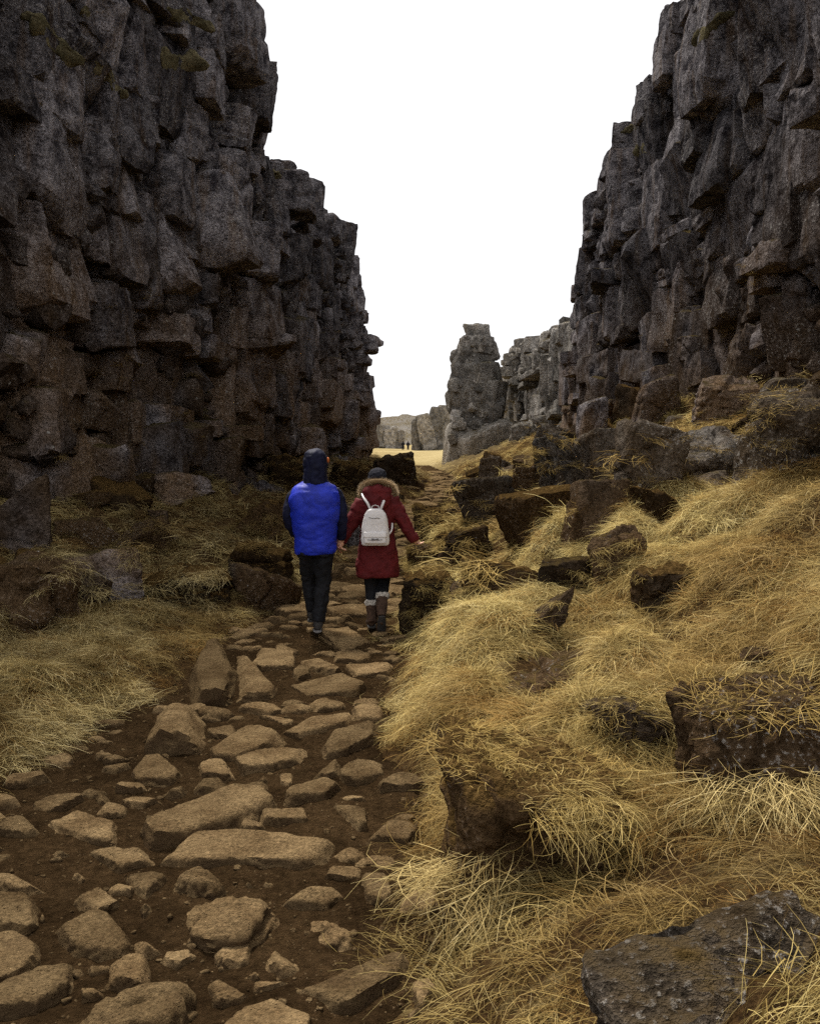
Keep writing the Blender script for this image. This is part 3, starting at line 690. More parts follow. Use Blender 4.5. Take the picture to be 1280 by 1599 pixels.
# ------------------------------------------------------------------ path stones
K8 = 680 / 1280.0
ST = [ # boxes or outlines in a crop of the photo (x, 980 + y) * .531
 [(600, 50), (655, 45), (700, 140), (680, 215), (570, 220), (555, 150)], [(695, 75), (740, 95), (820, 180), (800, 200), (700, 205)],
 (735, 65, 880, 122), (805, 50, 880, 75), [(885, 92), (940, 88), (1010, 130), (985, 142), (900, 115)], (935, 5, 1100, 55), (860, 112, 915, 150),
 [(850, 165), (960, 150), (1020, 142), (1085, 170), (1050, 200), (900, 200)], (980, 65, 1090, 100), (1015, 98, 1155, 138),
 [(470, 250), (590, 258), (597, 340), (580, 365), (425, 360), (440, 300)], [(385, 420), (420, 375), (480, 372), (540, 425), (500, 445), (400, 445)],
 (610, 282, 700, 315), (748, 255, 860, 285), [(615, 350), (690, 300), (760, 290), (835, 320), (820, 345), (700, 382), (630, 375)],
 [(690, 380), (780, 348), (905, 352), (880, 385), (780, 413), (710, 412)], (583, 385, 690, 435), (580, 443, 675, 478),
 [(830, 300), (900, 265), (1045, 255), (1030, 285), (880, 312)], [(945, 345), (970, 315), (1110, 280), (1115, 320), (1010, 365), (955, 370)], (1030, 225, 1130, 275),
 (910, 380, 1000, 430), (1000, 388, 1130, 445), [(830, 500), (860, 460), (960, 430), (1000, 455), (960, 500), (850, 512)],
 [(410, 595), (560, 510), (680, 465), (770, 470), (815, 510), (720, 560), (570, 620), (440, 628)],
 [(460, 685), (560, 610), (760, 600), (960, 622), (995, 640), (930, 697), (800, 680), (640, 650)],
 (765, 523, 910, 560), (705, 553, 775, 583), (940, 520, 1090, 600), (1080, 565, 1240, 628), [(130, 575), (230, 540), (350, 570), (335, 630), (240, 615), (180, 575)],
 (285, 513, 375, 548), (280, 478, 328, 510), [(255, 655), (330, 640), (420, 640), (447, 680), (350, 705)], (100, 490, 262, 540), (-20, 550, 125, 605),
 [(368, 715), (440, 708), (492, 725), (430, 778), (385, 760)], (318, 742, 400, 775), [(510, 760), (530, 715), (580, 703), (680, 765), (600, 780)],
 [(525, 860), (560, 790), (640, 770), (760, 800), (840, 855), (800, 890), (740, 900), (700, 940), (620, 940), (540, 910)], (630, 885, 750, 985),
 [(885, 848), (930, 848), (1040, 890), (1047, 925), (1000, 942), (950, 915)], (1050, 710, 1165, 800), [(825, 800), (880, 765), (990, 755), (1015, 780), (960, 815), (850, 820)],
 [(-20, 712), (60, 720), (122, 755), (60, 765), (-20, 745)], (-40, 772, 122, 880), [(220, 790), (290, 752), (355, 805), (280, 835)], [(160, 880), (250, 835), (330, 840), (388, 910), (360, 945), (220, 940)],
 [(-60, 900), (60, 888), (110, 920), (115, 970), (40, 1030), (-60, 1040)], [(-60, 1060), (110, 985), (228, 980), (215, 1040), (110, 1110), (-60, 1130)],
 (405, 900, 470, 945), (320, 955, 442, 1065), (250, 978, 330, 1005), [(762, 990), (800, 935), (850, 950), (887, 985), (860, 1017), (800, 1010)], (745, 1025, 868, 1060), (610, 1018, 735, 1095),
 [(850, 1070), (960, 1045), (1050, 1010), (1180, 945), (1207, 960), (1180, 1020), (1040, 1105), (980, 1110)],
 [(130, 1165), (260, 1085), (420, 1075), (580, 1045), (620, 1060), (630, 1150), (560, 1220), (130, 1220)], [(640, 1165), (700, 1110), (800, 1075), (915, 1130), (915, 1200), (640, 1230)],
 (1205, 1020, 1290, 1100), (1195, 1085, 1250, 1160), (235, 1045, 300, 1080), (700, 1000, 760, 1020), (415, 800, 445, 822), (485, 460, 545, 480), (750, 430, 790, 450), (820, 420, 865, 455),
 (215, 712, 250, 728), (155, 648, 205, 668), (720, 735, 748, 750), (440, 560, 470, 572)]
LUMPY = {38, 39, 41, 53, 57, 62, 63}
def hull2(P):
    P = sorted(map(tuple, P)); 
    def half(pts):
        h = []
        for p in pts:
            while len(h) > 1 and (h[-1][0]-h[-2][0])*(p[1]-h[-2][1])-(h[-1][1]-h[-2][1])*(p[0]-h[-2][0]) <= 0: h.pop()
            h.append(p)
        return h
    return np.array(half(P)[:-1] + half(P[::-1])[:-1])
def path_hit(px, py):
    d = ray(px, py); ys = np.linspace(1.0, 70, 4000); t = ys / d[1]; X = d[0] * t; Z = CAMZ + d[2] * t
    H = hsurf(X, ys, False) + .03; k = np.argmax(Z <= H); return np.array([X[k], ys[k]])
def slab(poly, rng, thick, proud, lumpy=False, level=5, tilt=.05):
    c = poly.mean(0); P = hull2(poly - c); n = len(P); N, D = [], []
    for i in range(n):
        a, b = P[i], P[(i + 1) % n]; e = b - a; L = np.linalg.norm(e)
        if L < 1e-4: continue
        nr = np.array([e[1], -e[0]]) / L; dd = nr @ a
        dd = max(dd, .008)
        sl_ = rng.uniform(.05, .55) if a[1] + b[1] < 0 else rng.uniform(.3, 1.1); v = np.array([nr[0], nr[1], sl_]); nv = np.linalg.norm(v); N.append(v / nv); D.append((dd + sl_ * (thick / 2 - proud * .9)) / nv)
    tp = np.array([rng.normal(0, tilt), rng.normal(0, tilt), 1]); tp /= np.linalg.norm(tp)
    N += [tp, np.array([0, 0, -1.])]; D += [thick / 2, thick / 2]
    if lumpy:
        for _ in range(4):
            v = np.array([rng.normal(), rng.normal(), abs(rng.normal()) + .6]); v /= np.linalg.norm(v); N.append(v); D.append(thick * .5 + rng.uniform(.0, .05))
    ext = P.max(0) - P.min(0); dims = (ext[0], ext[1], thick)
    V, Fc = carve(level, np.array(N), np.array(D), dims, rng, p=14 if lumpy else 50, rough=.06 if lumpy else .016, freq=2.4, cracks=2, crack_d=.03 if lumpy else .022, pit=.05 if lumpy else .02)
    z = float(hsurf(c[0], c[1], False))
    return V, Fc, (c[0], c[1], z + proud - thick / 2)
nst = 0; TRACED = []
for i, b in enumerate(ST):
    rng = np.random.default_rng(900 + i)
    if isinstance(b, tuple):
        x0, y0, x1, y1 = b; k = int(rng.integers(6, 9)); a = np.sort(rng.uniform(0, 2 * math.pi, k) * .35 + np.arange(k) * 2 * math.pi / k)
        b = [((x0 + x1) / 2 + (x1 - x0) / 2 * 1.05 * np.sign(math.cos(t)) * abs(math.cos(t)) ** .7, (y0 + y1) / 2 + (y1 - y0) / 2 * 1.05 * np.sign(math.sin(t)) * abs(math.sin(t)) ** .7) for t in a]
    poly = np.array([path_hit(x * K8, 980 + y * K8) for x, y in b])
    ext = (poly.max(0) - poly.min(0)); sz = math.sqrt(ext[0] * ext[1])
    lum = i in LUMPY
    TRACED.append((*poly.mean(0), .42 * float(ext.max())))
    proud = (.022 + .062 * min(sz, .6)) * (1.6 if lum else 1) * rng.uniform(.8, 1.15)
    if i == 0: proud = .12
    if i == 10: proud = .12
    V, Fc, c = slab(poly, rng, proud * 2 + .10, proud, lum, 5 if sz > .16 else 4)
    me = mesh_np('stone', V, Fc, True); sharp(me, 45); link('stone', me, M['stone'], PATH, c); nst += 1
rng = np.random.default_rng(42)
placed = []
tries = 0
fillers = 0
while len(placed) < 226 and tries < 9000:
    tries += 1
    near_ = len(placed) < 90 and tries < 3000
    y = (2.0 + 6.5 * rng.random() ** .8) if near_ else 8.3 + 40 * rng.random() ** 1.7; k = rng.random(); a, b = float(xL(y)), float(xR(y)); x = a + .08 + (b - a - .16) * k
    r = rng.uniform(.04, .15) if near_ else rng.uniform(.12, .38) * (1 + .012 * y)
    if near_ and any((x - q[0]) ** 2 + (y - q[1]) ** 2 < (q[2] + r * .8) ** 2 for q in TRACED): continue
    if any((x - q[0]) ** 2 + ((y - q[1])) ** 2 < (.72 * (r + q[2])) ** 2 for q in placed): continue
    placed.append((x, y, r))
for (x, y, r) in placed:
    n = int(rng.integers(5, 8)); a = np.arange(n) * 2 * math.pi / n + rng.uniform(-.3, .3, n)
    rr = r * rng.uniform(.75, 1.1, n); poly = np.stack([x + rr * np.cos(a) * 1.15, y + rr * np.sin(a) * .9], 1)
    pr = rng.uniform(.03, .09) if y > 8.3 else r * .32
    V, Fc, c = slab(poly, rng, pr * 2 + .1, pr, rng.random() < .25, 4 if y < 16 else 3, .09)
    me = mesh_np('stone', V, Fc, True); sharp(me, 45); link('stone', me, M['stone'], PATH, c)
# loose pebbles on the soil
Vs, Fs, k = [], [], 0
for i in range(4200):
    y = 1.6 + 12 * rng.random() ** 1.5; a, b = float(xL(y)), float(xR(y)); x = rng.uniform(a, b); s_ = rng.uniform(.003, .009) if i > 700 else rng.uniform(.007, .020)
    dims = (s_ * 2, s_ * rng.uniform(1.0, 2), s_ * rng.uniform(.5, 1.1)); N, D = planes_box(dims, rng, .35, 4); U, Fc = ico(1 if i > 700 else 2)
    q = np.clip(U @ N.T / D, 0, None) ** 24; V = frame_rot(U / q.sum(1)[:, None] ** (1 / 24), rng.normal(0, .3), rng.normal(0, .3), rng.uniform(0, 6))
    Vs.append(V + [x, y, 0]); Fs.append(Fc + k); k += len(V)
V = np.concatenate(Vs); cx = np.concatenate([np.tile(v.mean(0)[None], (len(v), 1)) for v in Vs]); V[:, 2] += hsurf(cx[:, 0], cx[:, 1]) + .003; Vs = [V]
tag(link('gravel', mesh_np('gravel', np.concatenate(Vs), np.concatenate(Fs), False), M['stone']), 'small loose tan pebbles scattered on the path soil', 'gravel', kind='stuff')

# ------------------------------------------------------------------ ray casts onto what is built so far
bpy.context.view_layer.update()
DG = bpy.context.evaluated_depsgraph_get()
def cast(px, py):
    d = Vector(ray(px, py)).normalized()
    ok, loc, nrm, idx, ob, mt = sc.ray_cast(DG, Vector((0, 0, CAMZ)), d)
    return (loc, nrm, ob) if ok else None

# ------------------------------------------------------------------ moss cushions on the cliffs
def moss_cap(parent, pts, wpx, seed):
    """a soft cushion draped over the rock: rays find the surface, the cushion swells out of it"""
    P = np.array(pts, float); n, m = 34, 13; V, ok = [], []
    hits = [cast(*p) for p in pts]; hits = [h for h in hits if h]
    if len(hits) < 2: return
    Ym = float(np.median([h[0].y for h in hits]))
    for i in range(n):
        t = i / (n - 1) * (len(P) - 1); k = min(int(t), len(P) - 2); f = t - k; c = P[k] * (1 - f) + P[k + 1] * f; d = P[k + 1] - P[k]; nr = np.array([-d[1], d[0]]) / (np.linalg.norm(d) + 1e-6)
        if nr[1] > 0: nr = -nr
        u = 2 * i / (n - 1) - 1
        for j in range(m):
            v = 2 * j / (m - 1) - 1; e = math.sqrt(max(0, 1 - abs(u) ** 4)) * (.8 + .5 * float(vnoise(np.array([[u * 4, np.sign(v) * 3, seed * 7.]]))[0])); q = c + nr * v * wpx * .6 * e; h = cast(*q)
            Y = min(max(h[0].y, Ym - .5), Ym + .35) if h else Ym
            th = wpx * Ym / F * .55 * e * math.sqrt(max(0, 1 - v * v)) - .015
            V.append(at(q[0], q[1], Y) + np.array([0, -th, th * .35]))
    V = np.array(V); V[:, 1:] += .02 * fbm(V * 9 + seed, 3)[:, None]
    link('moss_cushion', mesh_np('moss_cushion', V, grid_faces(n, m), True, 4), M['moss'], parent)
moss_cap(CL, [(232, 32), (260, 26), (290, 28), (318, 36), (336, 48)], 22, 1)
moss_cap(CL, [(228, 98), (255, 92), (290, 93), (328, 102)], 24, 2)
moss_cap(CL, [(35, 22), (70, 45), (100, 75), (130, 100)], 30, 3)
moss_cap(CL, [(135, 98), (165, 115), (185, 138), (200, 152)], 18, 4)
moss_cap(CL, [(130, 15), (138, 28)], 14, 5)
moss_cap(CL, [(408, 268), (430, 274), (440, 280)], 12, 6)
moss_cap(CR, [(1082, 72), (1095, 52), (1115, 35), (1148, 18)], 16, 7)
moss_cap(CR, [(988, 240), (1000, 232), (1014, 230)], 12, 8)
moss_cap(CR, [(968, 208), (985, 200), (1003, 196)], 9, 9)

# ------------------------------------------------------------------ grass
def make_tuft(name, n, L, e0, e1, spread, rad, wid, seed, seg=4):
    rng = np.random.default_rng(seed); V, Fq, S = [], [], []
    for b in range(n):
        l = L * rng.uniform(.55, 1.25); hd = rng.normal(0, spread); a0 = RAD(rng.uniform(*e0)); a1 = RAD(rng.uniform(*e1)); w_ = wid * rng.uniform(.7, 1.3)
        p = np.array([rng.normal(0, rad), rng.normal(0, rad), -.02]); cv = rng.normal(0, .9); sh = np.clip(rng.beta(1.5, 1.6), 0, 1); k0 = len(V)
        roll = rng.uniform(-.6, .6)
        for i in range(seg + 1):
            t = i / seg; el = a0 + (a1 - a0) * t ** .8; h = hd + cv * t; ww = w_ * (1 - .75 * t ** 1.5) * .5
            sd = np.array([-math.sin(h), math.cos(h), math.sin(roll)]) * ww
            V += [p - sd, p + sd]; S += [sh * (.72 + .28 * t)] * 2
            p = p + (l / seg) * np.array([math.cos(el) * math.cos(h), math.cos(el) * math.sin(h), math.sin(el)])
        for i in range(seg): a = k0 + 2 * i; Fq.append((a, a + 1, a + 3, a + 2))
    me = mesh_np(name, np.array(V), np.array(Fq), True, 4)
    at_ = me.attributes.new('shade', 'FLOAT', 'POINT'); at_.data.foreach_set('value', np.array(S, dtype=np.float32))
    me.materials.append(M['grass']); return bpy.data.objects.new(name, me)
tcol = bpy.data.collections.new('grass_tufts')
VAR = []
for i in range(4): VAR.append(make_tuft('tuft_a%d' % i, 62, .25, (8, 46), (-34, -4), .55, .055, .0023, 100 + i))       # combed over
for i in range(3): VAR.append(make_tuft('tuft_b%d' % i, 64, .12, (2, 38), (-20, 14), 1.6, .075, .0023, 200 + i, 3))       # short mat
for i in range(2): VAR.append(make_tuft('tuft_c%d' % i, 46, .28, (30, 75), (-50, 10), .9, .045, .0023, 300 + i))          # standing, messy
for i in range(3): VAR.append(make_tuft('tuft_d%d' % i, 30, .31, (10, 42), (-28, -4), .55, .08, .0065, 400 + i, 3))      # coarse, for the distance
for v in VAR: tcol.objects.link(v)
NV = len(VAR)

GP, GR, GS, GV, GT = [], [], [], [], []      # position, rotation, scale, variant, tint
def flow(x, y):
    e = .12; gx = (hsurf(x + e, y) - hsurf(x - e, y)) / (2 * e); gy = (hsurf(x, y + e) - hsurf(x, y - e)) / (2 * e)
    return gx, gy
def basis_euler(nrm, head):
    z = nrm / np.linalg.norm(nrm, axis=1)[:, None]
    hx = np.stack([np.cos(head), np.sin(head), np.zeros_like(head)], 1); xax = hx - z * (hx * z).sum(1)[:, None]; xax /= np.linalg.norm(xax, axis=1)[:, None]
    yax = np.cross(z, xax)
    # euler XYZ from matrix columns (xax, yax, z)
    ry = np.arcsin(np.clip(-xax[:, 2], -1, 1)); rx = np.arctan2(yax[:, 2], z[:, 2]); rz = np.arctan2(xax[:, 1], xax[:, 0])
    return np.stack([rx, ry, rz], 1)
def scatter(n, ymin, ymax, pw, seed):
    rng = np.random.default_rng(seed); u = rng.random(n)
    y = (ymin ** (1 - pw) + u * (ymax ** (1 - pw) - ymin ** (1 - pw))) ** (1 / (1 - pw))
    x = rng.uniform(-1, 1, n) * (.60 * y + .5)
    tR, tL = x - xR(y), xL(y) - x
    edge = np.maximum(tR, tL); dens = sstep(-.22, .40, edge + .12 * fbm2(x, y, 1.7, 3, 6))
    wl, wr = WL.x(y), np.where(y < 33.5, WR.x(y), WF.x(y))
    ok = (x > wl - .1) & (x < wr + .2)
    # bare brown turf where people step off the path, and around the near slab
    bare = np.exp(-(((x - .30) / .38) ** 2 + ((y - 2.4) / .75) ** 2)) * .9
    bare = np.maximum(bare, np.where(tL > 0, .55 * np.exp(-(tL / .5) ** 2), 0))
    patch = sstep(.05, .5, fbm2(x, y, .75, 3, 12) + .1)
    clr = (y < 2.75) & (x > .42 + .1 * (y - 2)); bare = np.where(clr, .93, bare)
    dens = dens * (1 - bare) * (1 - .72 * patch)
    dg_, _ = worley2(x + .25 * fbm2(x, y, 1.3, 2, 5), y, .62, 11); dens = dens * (1 - .96 * sstep(.44, .66, dg_))
    for (bx, by, rx_, ry_) in FOOT: dens = dens * (((x - bx) / (rx_ * .92)) ** 2 + ((y - by) / (ry_ * .92)) ** 2 > 1)
    k = ok & (rng.random(n) < dens); x, y, tR, tL = x[k], y[k], tR[k], tL[k]
    z = hsurf(x, y); gx, gy = flow(x, y); nrm = np.stack([-gx * .8, -gy * .8, np.ones_like(gx)], 1)
    head = np.arctan2(-gy + .45 * fbm2(x, y, .5, 2, 21) - .05, -gx * 1.0 + .55 * fbm2(x, y, .5, 2, 22)) + rng.normal(0, .75, len(x))
    eu = basis_euler(nrm, head); m = len(x)
    r = rng.random(m); matty = sstep(-.25, .35, fbm2(x, y, .8, 3, 30))
    var = np.where(r < .34 + .30 * matty + .35 * (1 - sstep(2.6, 4.2, y)), rng.integers(4, 7, m), np.where(r < .94, rng.integers(0, 4, m), rng.integers(7, 9, m)))
    coarse = rng.random(m) < sstep(7, 13, y); var = np.where(coarse, rng.integers(9, 12, m), var)
    s_ = rng.uniform(.7, 1.2, m) * np.interp(y, [2, 8, 20, 60], [.80, .92, 1.1, 1.8])
    t1 = sstep(-.4, .5, fbm2(x, y, .6, 4, 40))[:, None]; left = sstep(0, .8, tL)[:, None]; near = (1 - sstep(2.2, 4.6, y))[:, None]
    t1 = np.clip(t1 * .75 + .35 * sstep(-.2, .4, fbm2(x, y, 2.2, 3, 44))[:, None], 0, 1)
    tint = (1 - t1) * np.array([.58, .47, .33]) + t1 * np.array([1.10, 1.04, .82])
    tint = tint * (1 - left) + left * np.array([.95, .87, .74]) * (.6 + .6 * t1); tint = tint * (1 - .28 * near) * (1 + .18 * (1 - left))
    pick = rng.random(m)[:, None]; hue = np.where(pick < .22, np.array([.98, 1.0, 1.12]), np.where(pick < .42, np.array([.66, .54, .46]), np.array([1., 1., 1.])))
    tint = tint * hue * rng.uniform(.75, 1.25, m)[:, None]
    GP.append(np.stack([x, y, z], 1)); GR.append(eu); GS.append(s_); GV.append(var); GT.append(tint)
scatter(30000, 1.7, 9, .75, 1)
scatter(24000, 5, 46, .98, 2)
scatter(3000, 30, 66, .6, 3)
def tufts_at(boxes, seed, tint, vars_, sc_):
    rng = np.random.default_rng(seed)
    for (x0, y0, x1, y1, n) in boxes:
        for _ in range(n):
            h = cast(rng.uniform(x0, x1), rng.uniform(y0, y1))
            if not h or h[0].y > 70: continue
            l, nr, ob = h
            if ob.name.startswith(('stone', 'path', 'gravel')): continue
            if nr.z < .12 and rng.random() < .8: continue
            GP.append(np.array([l[:]])); hd = math.atan2(nr.y - .25, nr.x) + rng.normal(0, .6)
            GR.append(basis_euler(np.array([[nr.x * .5, nr.y * .5, max(nr.z, .3) + .5]]), np.array([hd]))); GS.append(np.array([rng.uniform(.7, 1.2) * sc_]))
            GV.append(np.array([rng.choice(vars_)])); GT.append(np.array([tint]) * rng.uniform(.7, 1.2))
DK = (.62, .52, .40)
tufts_at([(140, 530, 335, 600, 60), (190, 800, 450, 860, 90), (80, 690, 300, 740, 25), (260, 640, 330, 690, 25), (380, 690, 575, 780, 90), (170, 440, 250, 500, 12), (430, 640, 560, 700, 30), (470, 500, 530, 540, 10)], 51, DK, [0, 1, 2, 3, 5, 6], 1.0)
tufts_at([(1050, 600, 1280, 700, 50), (940, 640, 1280, 760, 30), (840, 700, 1000, 800, 20), (1130, 400, 1190, 470, 8)], 52, (.7, .58, .4), [4, 5, 6, 9], .8)
tufts_at([(560, 700, 720, 790, 60), (740, 650, 900, 740, 60), (640, 780, 760, 900, 80)], 53, (.72, .60, .42), [9, 10, 11], .8)
tufts_at([(860, 1240, 1000, 1330, 26), (730, 1120, 960, 1230, 16), (780, 1050, 960, 1120, 20), (920, 1080, 1050, 1180, 14), (640, 880, 760, 960, 30), (860, 840, 1100, 940, 30)], 54, (.9, .78, .55), [0, 1, 4, 5, 6], .65)
tufts_at([(0, 960, 230, 1210, 110), (60, 860, 360, 960, 60)], 56, (1.15, 1.08, .98), [0, 1, 2, 3, 7, 8], .9)
tufts_at([(710, 1110, 980, 1200, 60), (1100, 1060, 1280, 1110, 14)], 57, (.8, .66, .44), [4, 5, 6], .8)
tufts_at([(690, 1320, 830, 1400, 26), (1100, 1210, 1280, 1260, 20)], 55, (1.05, .95, .8), [0, 1, 2, 3], 1.0)
rng = np.random.default_rng(88)
for (bx, by, rx_, ry_) in FOOT:
    if by > 26: continue
    m = int(np.clip(70 * (rx_ + ry_), 10, 80)); a = rng.uniform(0, 2 * math.pi, m); k = rng.uniform(.9, 1.25, m); x, y = bx + rx_ * k * np.cos(a), by + ry_ * k * np.sin(a)
    gx, gy = flow(x, y); GP.append(np.stack([x, y, hsurf(x, y)], 1)); GR.append(basis_euler(np.stack([-gx, -gy, np.ones(m)], 1), rng.uniform(0, 6.28, m))); GS.append(rng.uniform(.55, .95, m)); GV.append(rng.integers(0, 7, m) if by < 10 else rng.integers(8, 12, m))
    base = np.array([.62, .55, .45]) if bx < float(xL(by)) else np.array([.95, .85, .62]); GT.append(base * rng.uniform(.6, 1.2, m)[:, None])
GP, GR, GS, GV, GT = (np.concatenate(q) for q in (GP, GR, GS, GV, GT))
gme = bpy.data.meshes.new('grass'); gme.vertices.add(len(GP)); gme.vertices.foreach_set('co', GP.astype(np.float32).ravel())
for nm, ty, key, arr in (('rot', 'FLOAT_VECTOR', 'vector', GR), ('tint', 'FLOAT_VECTOR', 'vector', GT), ('scl', 'FLOAT', 'value', GS), ('variant', 'INT', 'value', GV)):
    a = gme.attributes.new(nm, ty, 'POINT'); a.data.foreach_set(key, np.ascontiguousarray(arr, dtype=np.int32 if ty == 'INT' else np.float32).ravel())
gob = tag(link('grass', gme), 'long dry straw coloured grass matted over the gorge banks', 'grass', kind='stuff')
ng = bpy.data.node_groups.new('grass_scatter', 'GeometryNodeTree')
ng.interface.new_socket('Geometry', in_out='INPUT', socket_type='NodeSocketGeometry'); ng.interface.new_socket('Geometry', in_out='OUTPUT', socket_type='NodeSocketGeometry')
gi, go = ng.nodes.new('NodeGroupInput'), ng.nodes.new('NodeGroupOutput')
ci = ng.nodes.new('GeometryNodeCollectionInfo'); ci.inputs['Collection'].default_value = tcol; ci.inputs['Separate Children'].default_value = True; ci.inputs['Reset Children'].default_value = True
ip = ng.nodes.new('GeometryNodeInstanceOnPoints'); ip.inputs['Pick Instance'].default_value = True
def nattr(nm, ty):
    n = ng.nodes.new('GeometryNodeInputNamedAttribute'); n.data_type = ty; n.inputs['Name'].default_value = nm; return n.outputs['Attribute']
ng.links.new(gi.outputs[0], ip.inputs['Points']); ng.links.new(ci.outputs[0], ip.inputs['Instance'])
ng.links.new(nattr('variant', 'INT'), ip.inputs['Instance Index']); ng.links.new(nattr('rot', 'FLOAT_VECTOR'), ip.inputs['Rotation']); ng.links.new(nattr('scl', 'FLOAT'), ip.inputs['Scale'])
ng.links.new(ip.outputs[0], go.inputs[0])
gm = gob.modifiers.new('scatter', 'NODES'); gm.node_group = ng
print('grass tufts', len(GP))

# ------------------------------------------------------------------ people
def tube(bm, pts, rad, n=14, caps=True):
    """closed swept tube; rad entries are r or (r_side, r_up)"""
    pts = [Vector(p) for p in pts]; rings = []
    for i, p in enumerate(pts):
        d = (pts[min(i + 1, len(pts) - 1)] - pts[max(i - 1, 0)]).normalized()
        ref = Vector((1, 0, 0)) if abs(d.x) < .8 else Vector((0, 1, 0))
        b = d.cross(ref).normalized(); a = b.cross(d).normalized()
        r = rad[i] if isinstance(rad[i], tuple) else (rad[i], rad[i])
        rings.append([bm.verts.new(p + a * r[0] * math.cos(2 * math.pi * k / n) + b * r[1] * math.sin(2 * math.pi * k / n)) for k in range(n)])
    for A, B in zip(rings, rings[1:]):
        for k in range(n): bm.faces.new((A[k], A[(k + 1) % n], B[(k + 1) % n], B[k]))
    bm.faces.new(rings[0][::-1]); bm.faces.new(rings[-1])
def ball(bm, c, r, sub=3):
    bmesh.ops.create_icosphere(bm, subdivisions=sub, radius=1, matrix=Matrix.Translation(c) @ Matrix.Diagonal((*r, 1)))
def limb(bm, pts, rad, m=6):
    """spline through joints so that limbs bend smoothly"""
    P = [Vector(p) for p in pts]; out, rr = [], []
    for i in range(len(P) - 1):
        p0, p1, p2, p3 = P[max(i - 1, 0)], P[i], P[i + 1], P[min(i + 2, len(P) - 1)]
        for k in range(m):
            t = k / m; out.append(.5 * ((2 * p1) + (p2 - p0) * t + (2 * p0 - 5 * p1 + 4 * p2 - p3) * t * t + (3 * p1 - p0 - 3 * p2 + p3) * t ** 3)); 
            r0, r1 = rad[i], rad[i + 1]; rr.append(tuple(a + (b - a) * t for a, b in zip(r0 if isinstance(r0, tuple) else (r0, r0), r1 if isinstance(r1, tuple) else (r1, r1))))
    out.append(P[-1]); q = rad[-1]; rr.append(q if isinstance(q, tuple) else (q, q)); tube(bm, out, rr)
def fuse(name, bm, mat, parent, loc=None, voxel=.01, smooth=4, wr=0.0, wf=12, seed=0, stretch=(1, 1, 1)):
    bmesh.ops.recalc_face_normals(bm, faces=bm.faces); me = bpy.data.meshes.new(name); bm.to_mesh(me); bm.free()
    t = bpy.data.objects.new('temporary', me); COL.objects.link(t)
    r = t.modifiers.new('r', 'REMESH'); r.mode = 'VOXEL'; r.voxel_size = voxel; s_ = t.modifiers.new('s', 'SMOOTH'); s_.factor = .5; s_.iterations = smooth
    dg = bpy.context.evaluated_depsgraph_get(); ev = t.evaluated_get(dg); nm = bpy.data.meshes.new_from_object(ev); bpy.data.objects.remove(t); bpy.data.meshes.remove(me)
    nm.name = name; n = len(nm.vertices)
    if wr:
        co = np.empty(n * 3, np.float32); nm.vertices.foreach_get('co', co); no = np.empty(n * 3, np.float32); nm.vertex_normals.foreach_get('vector', no)
        co = co.reshape(-1, 3); no = no.reshape(-1, 3); d = np.abs(fbm(co * np.array(stretch) * wf + seed, 3)) - .3
        co = co + no * (wr * d)[:, None]; nm.vertices.foreach_set('co', co.astype(np.float32).ravel())
    nm.polygons.foreach_set('use_smooth', np.ones(len(nm.polygons), dtype=bool)); nm.update(); nm.materials.clear()
    return link(name, nm, mat, parent, loc)
def rings(bm, R, n=28, pw=2.4):
    """stack of level ovals: (z, rx, ry, cx, cy)"""
    rs = []
    for (z, rx, ry, cx, cy) in R:
        r = []
        for k in range(n):
            a = 2 * math.pi * k / n; c, s_ = math.cos(a), math.sin(a)
            r.append(bm.verts.new((cx + rx * math.copysign(abs(c) ** (2 / pw), c), cy + ry * math.copysign(abs(s_) ** (2 / pw), s_), z)))
        rs.append(r)
    for A, B in zip(rs, rs[1:]):
        for k in range(n): bm.faces.new((A[k], A[(k + 1) % n], B[(k + 1) % n], B[k]))
    bm.faces.new(rs[0][::-1]); bm.faces.new(rs[-1])
def head(bm, c, s_=1.0):
    c = Vector(c); ball(bm, c + Vector((0, .0, .01)), (.075 * s_, .093 * s_, .105 * s_)); ball(bm, c + Vector((0, .035, -.05)) * s_, (.056 * s_, .062 * s_, .062 * s_))
    tube(bm, [c + Vector((0, .09, .01)) * s_, c + Vector((0, .112, -.022)) * s_], [.011 * s_, .016 * s_], 8)          # nose
    ball(bm, c + Vector((0, .09, -.055)) * s_, (.024 * s_, .010, .008), 2)                                           # mouth
    for q in (-1, 1):
        ball(bm, c + Vector((q * .077, -.005, -.01)) * s_, (.010, .02 * s_, .032 * s_), 2); ball(bm, c + Vector((q * .03, .082, .012)) * s_, (.014, .010, .011), 2)
def hand(bm, wrist, d, side, s_=1.0, curl=.9):
    """palm, four unequal fingers and a thumb; d: pointing direction, side: thumb side"""
    w0 = Vector(wrist); d = Vector(d).normalized(); sd = Vector(side); sd = (sd - d * sd.dot(d)).normalized(); pn = d.cross(sd).normalized()
    tube(bm, [w0, w0 + d * .04 * s_, w0 + d * .085 * s_], [(.026 * s_, .02 * s_), (.036 * s_, .019 * s_), (.036 * s_, .015 * s_)], 12)
    for k, (o, l) in enumerate(((.028, .070), (.010, .080), (-.009, .074), (-.027, .058))):
        p = w0 + d * .075 * s_ + sd * o * s_; q = [p]; dd = d.copy()
        for j in range(3):
            ang = curl * (j * .5 + .35); v = (d * math.cos(ang) + pn * math.sin(ang)); p = p + v * l * s_ / 3 * 1.15; q.append(p)
        tube(bm, q, [.0095 * s_, .009 * s_, .0085 * s_, .007 * s_], 8)
    p = w0 + d * .025 * s_ + sd * .026 * s_; tube(bm, [p, p + (sd * .8 + d * .6) * .03 * s_, p + (sd * .55 + d * .8 + pn * .5) * .06 * s_], [.012 * s_, .0105 * s_, .008 * s_], 8)
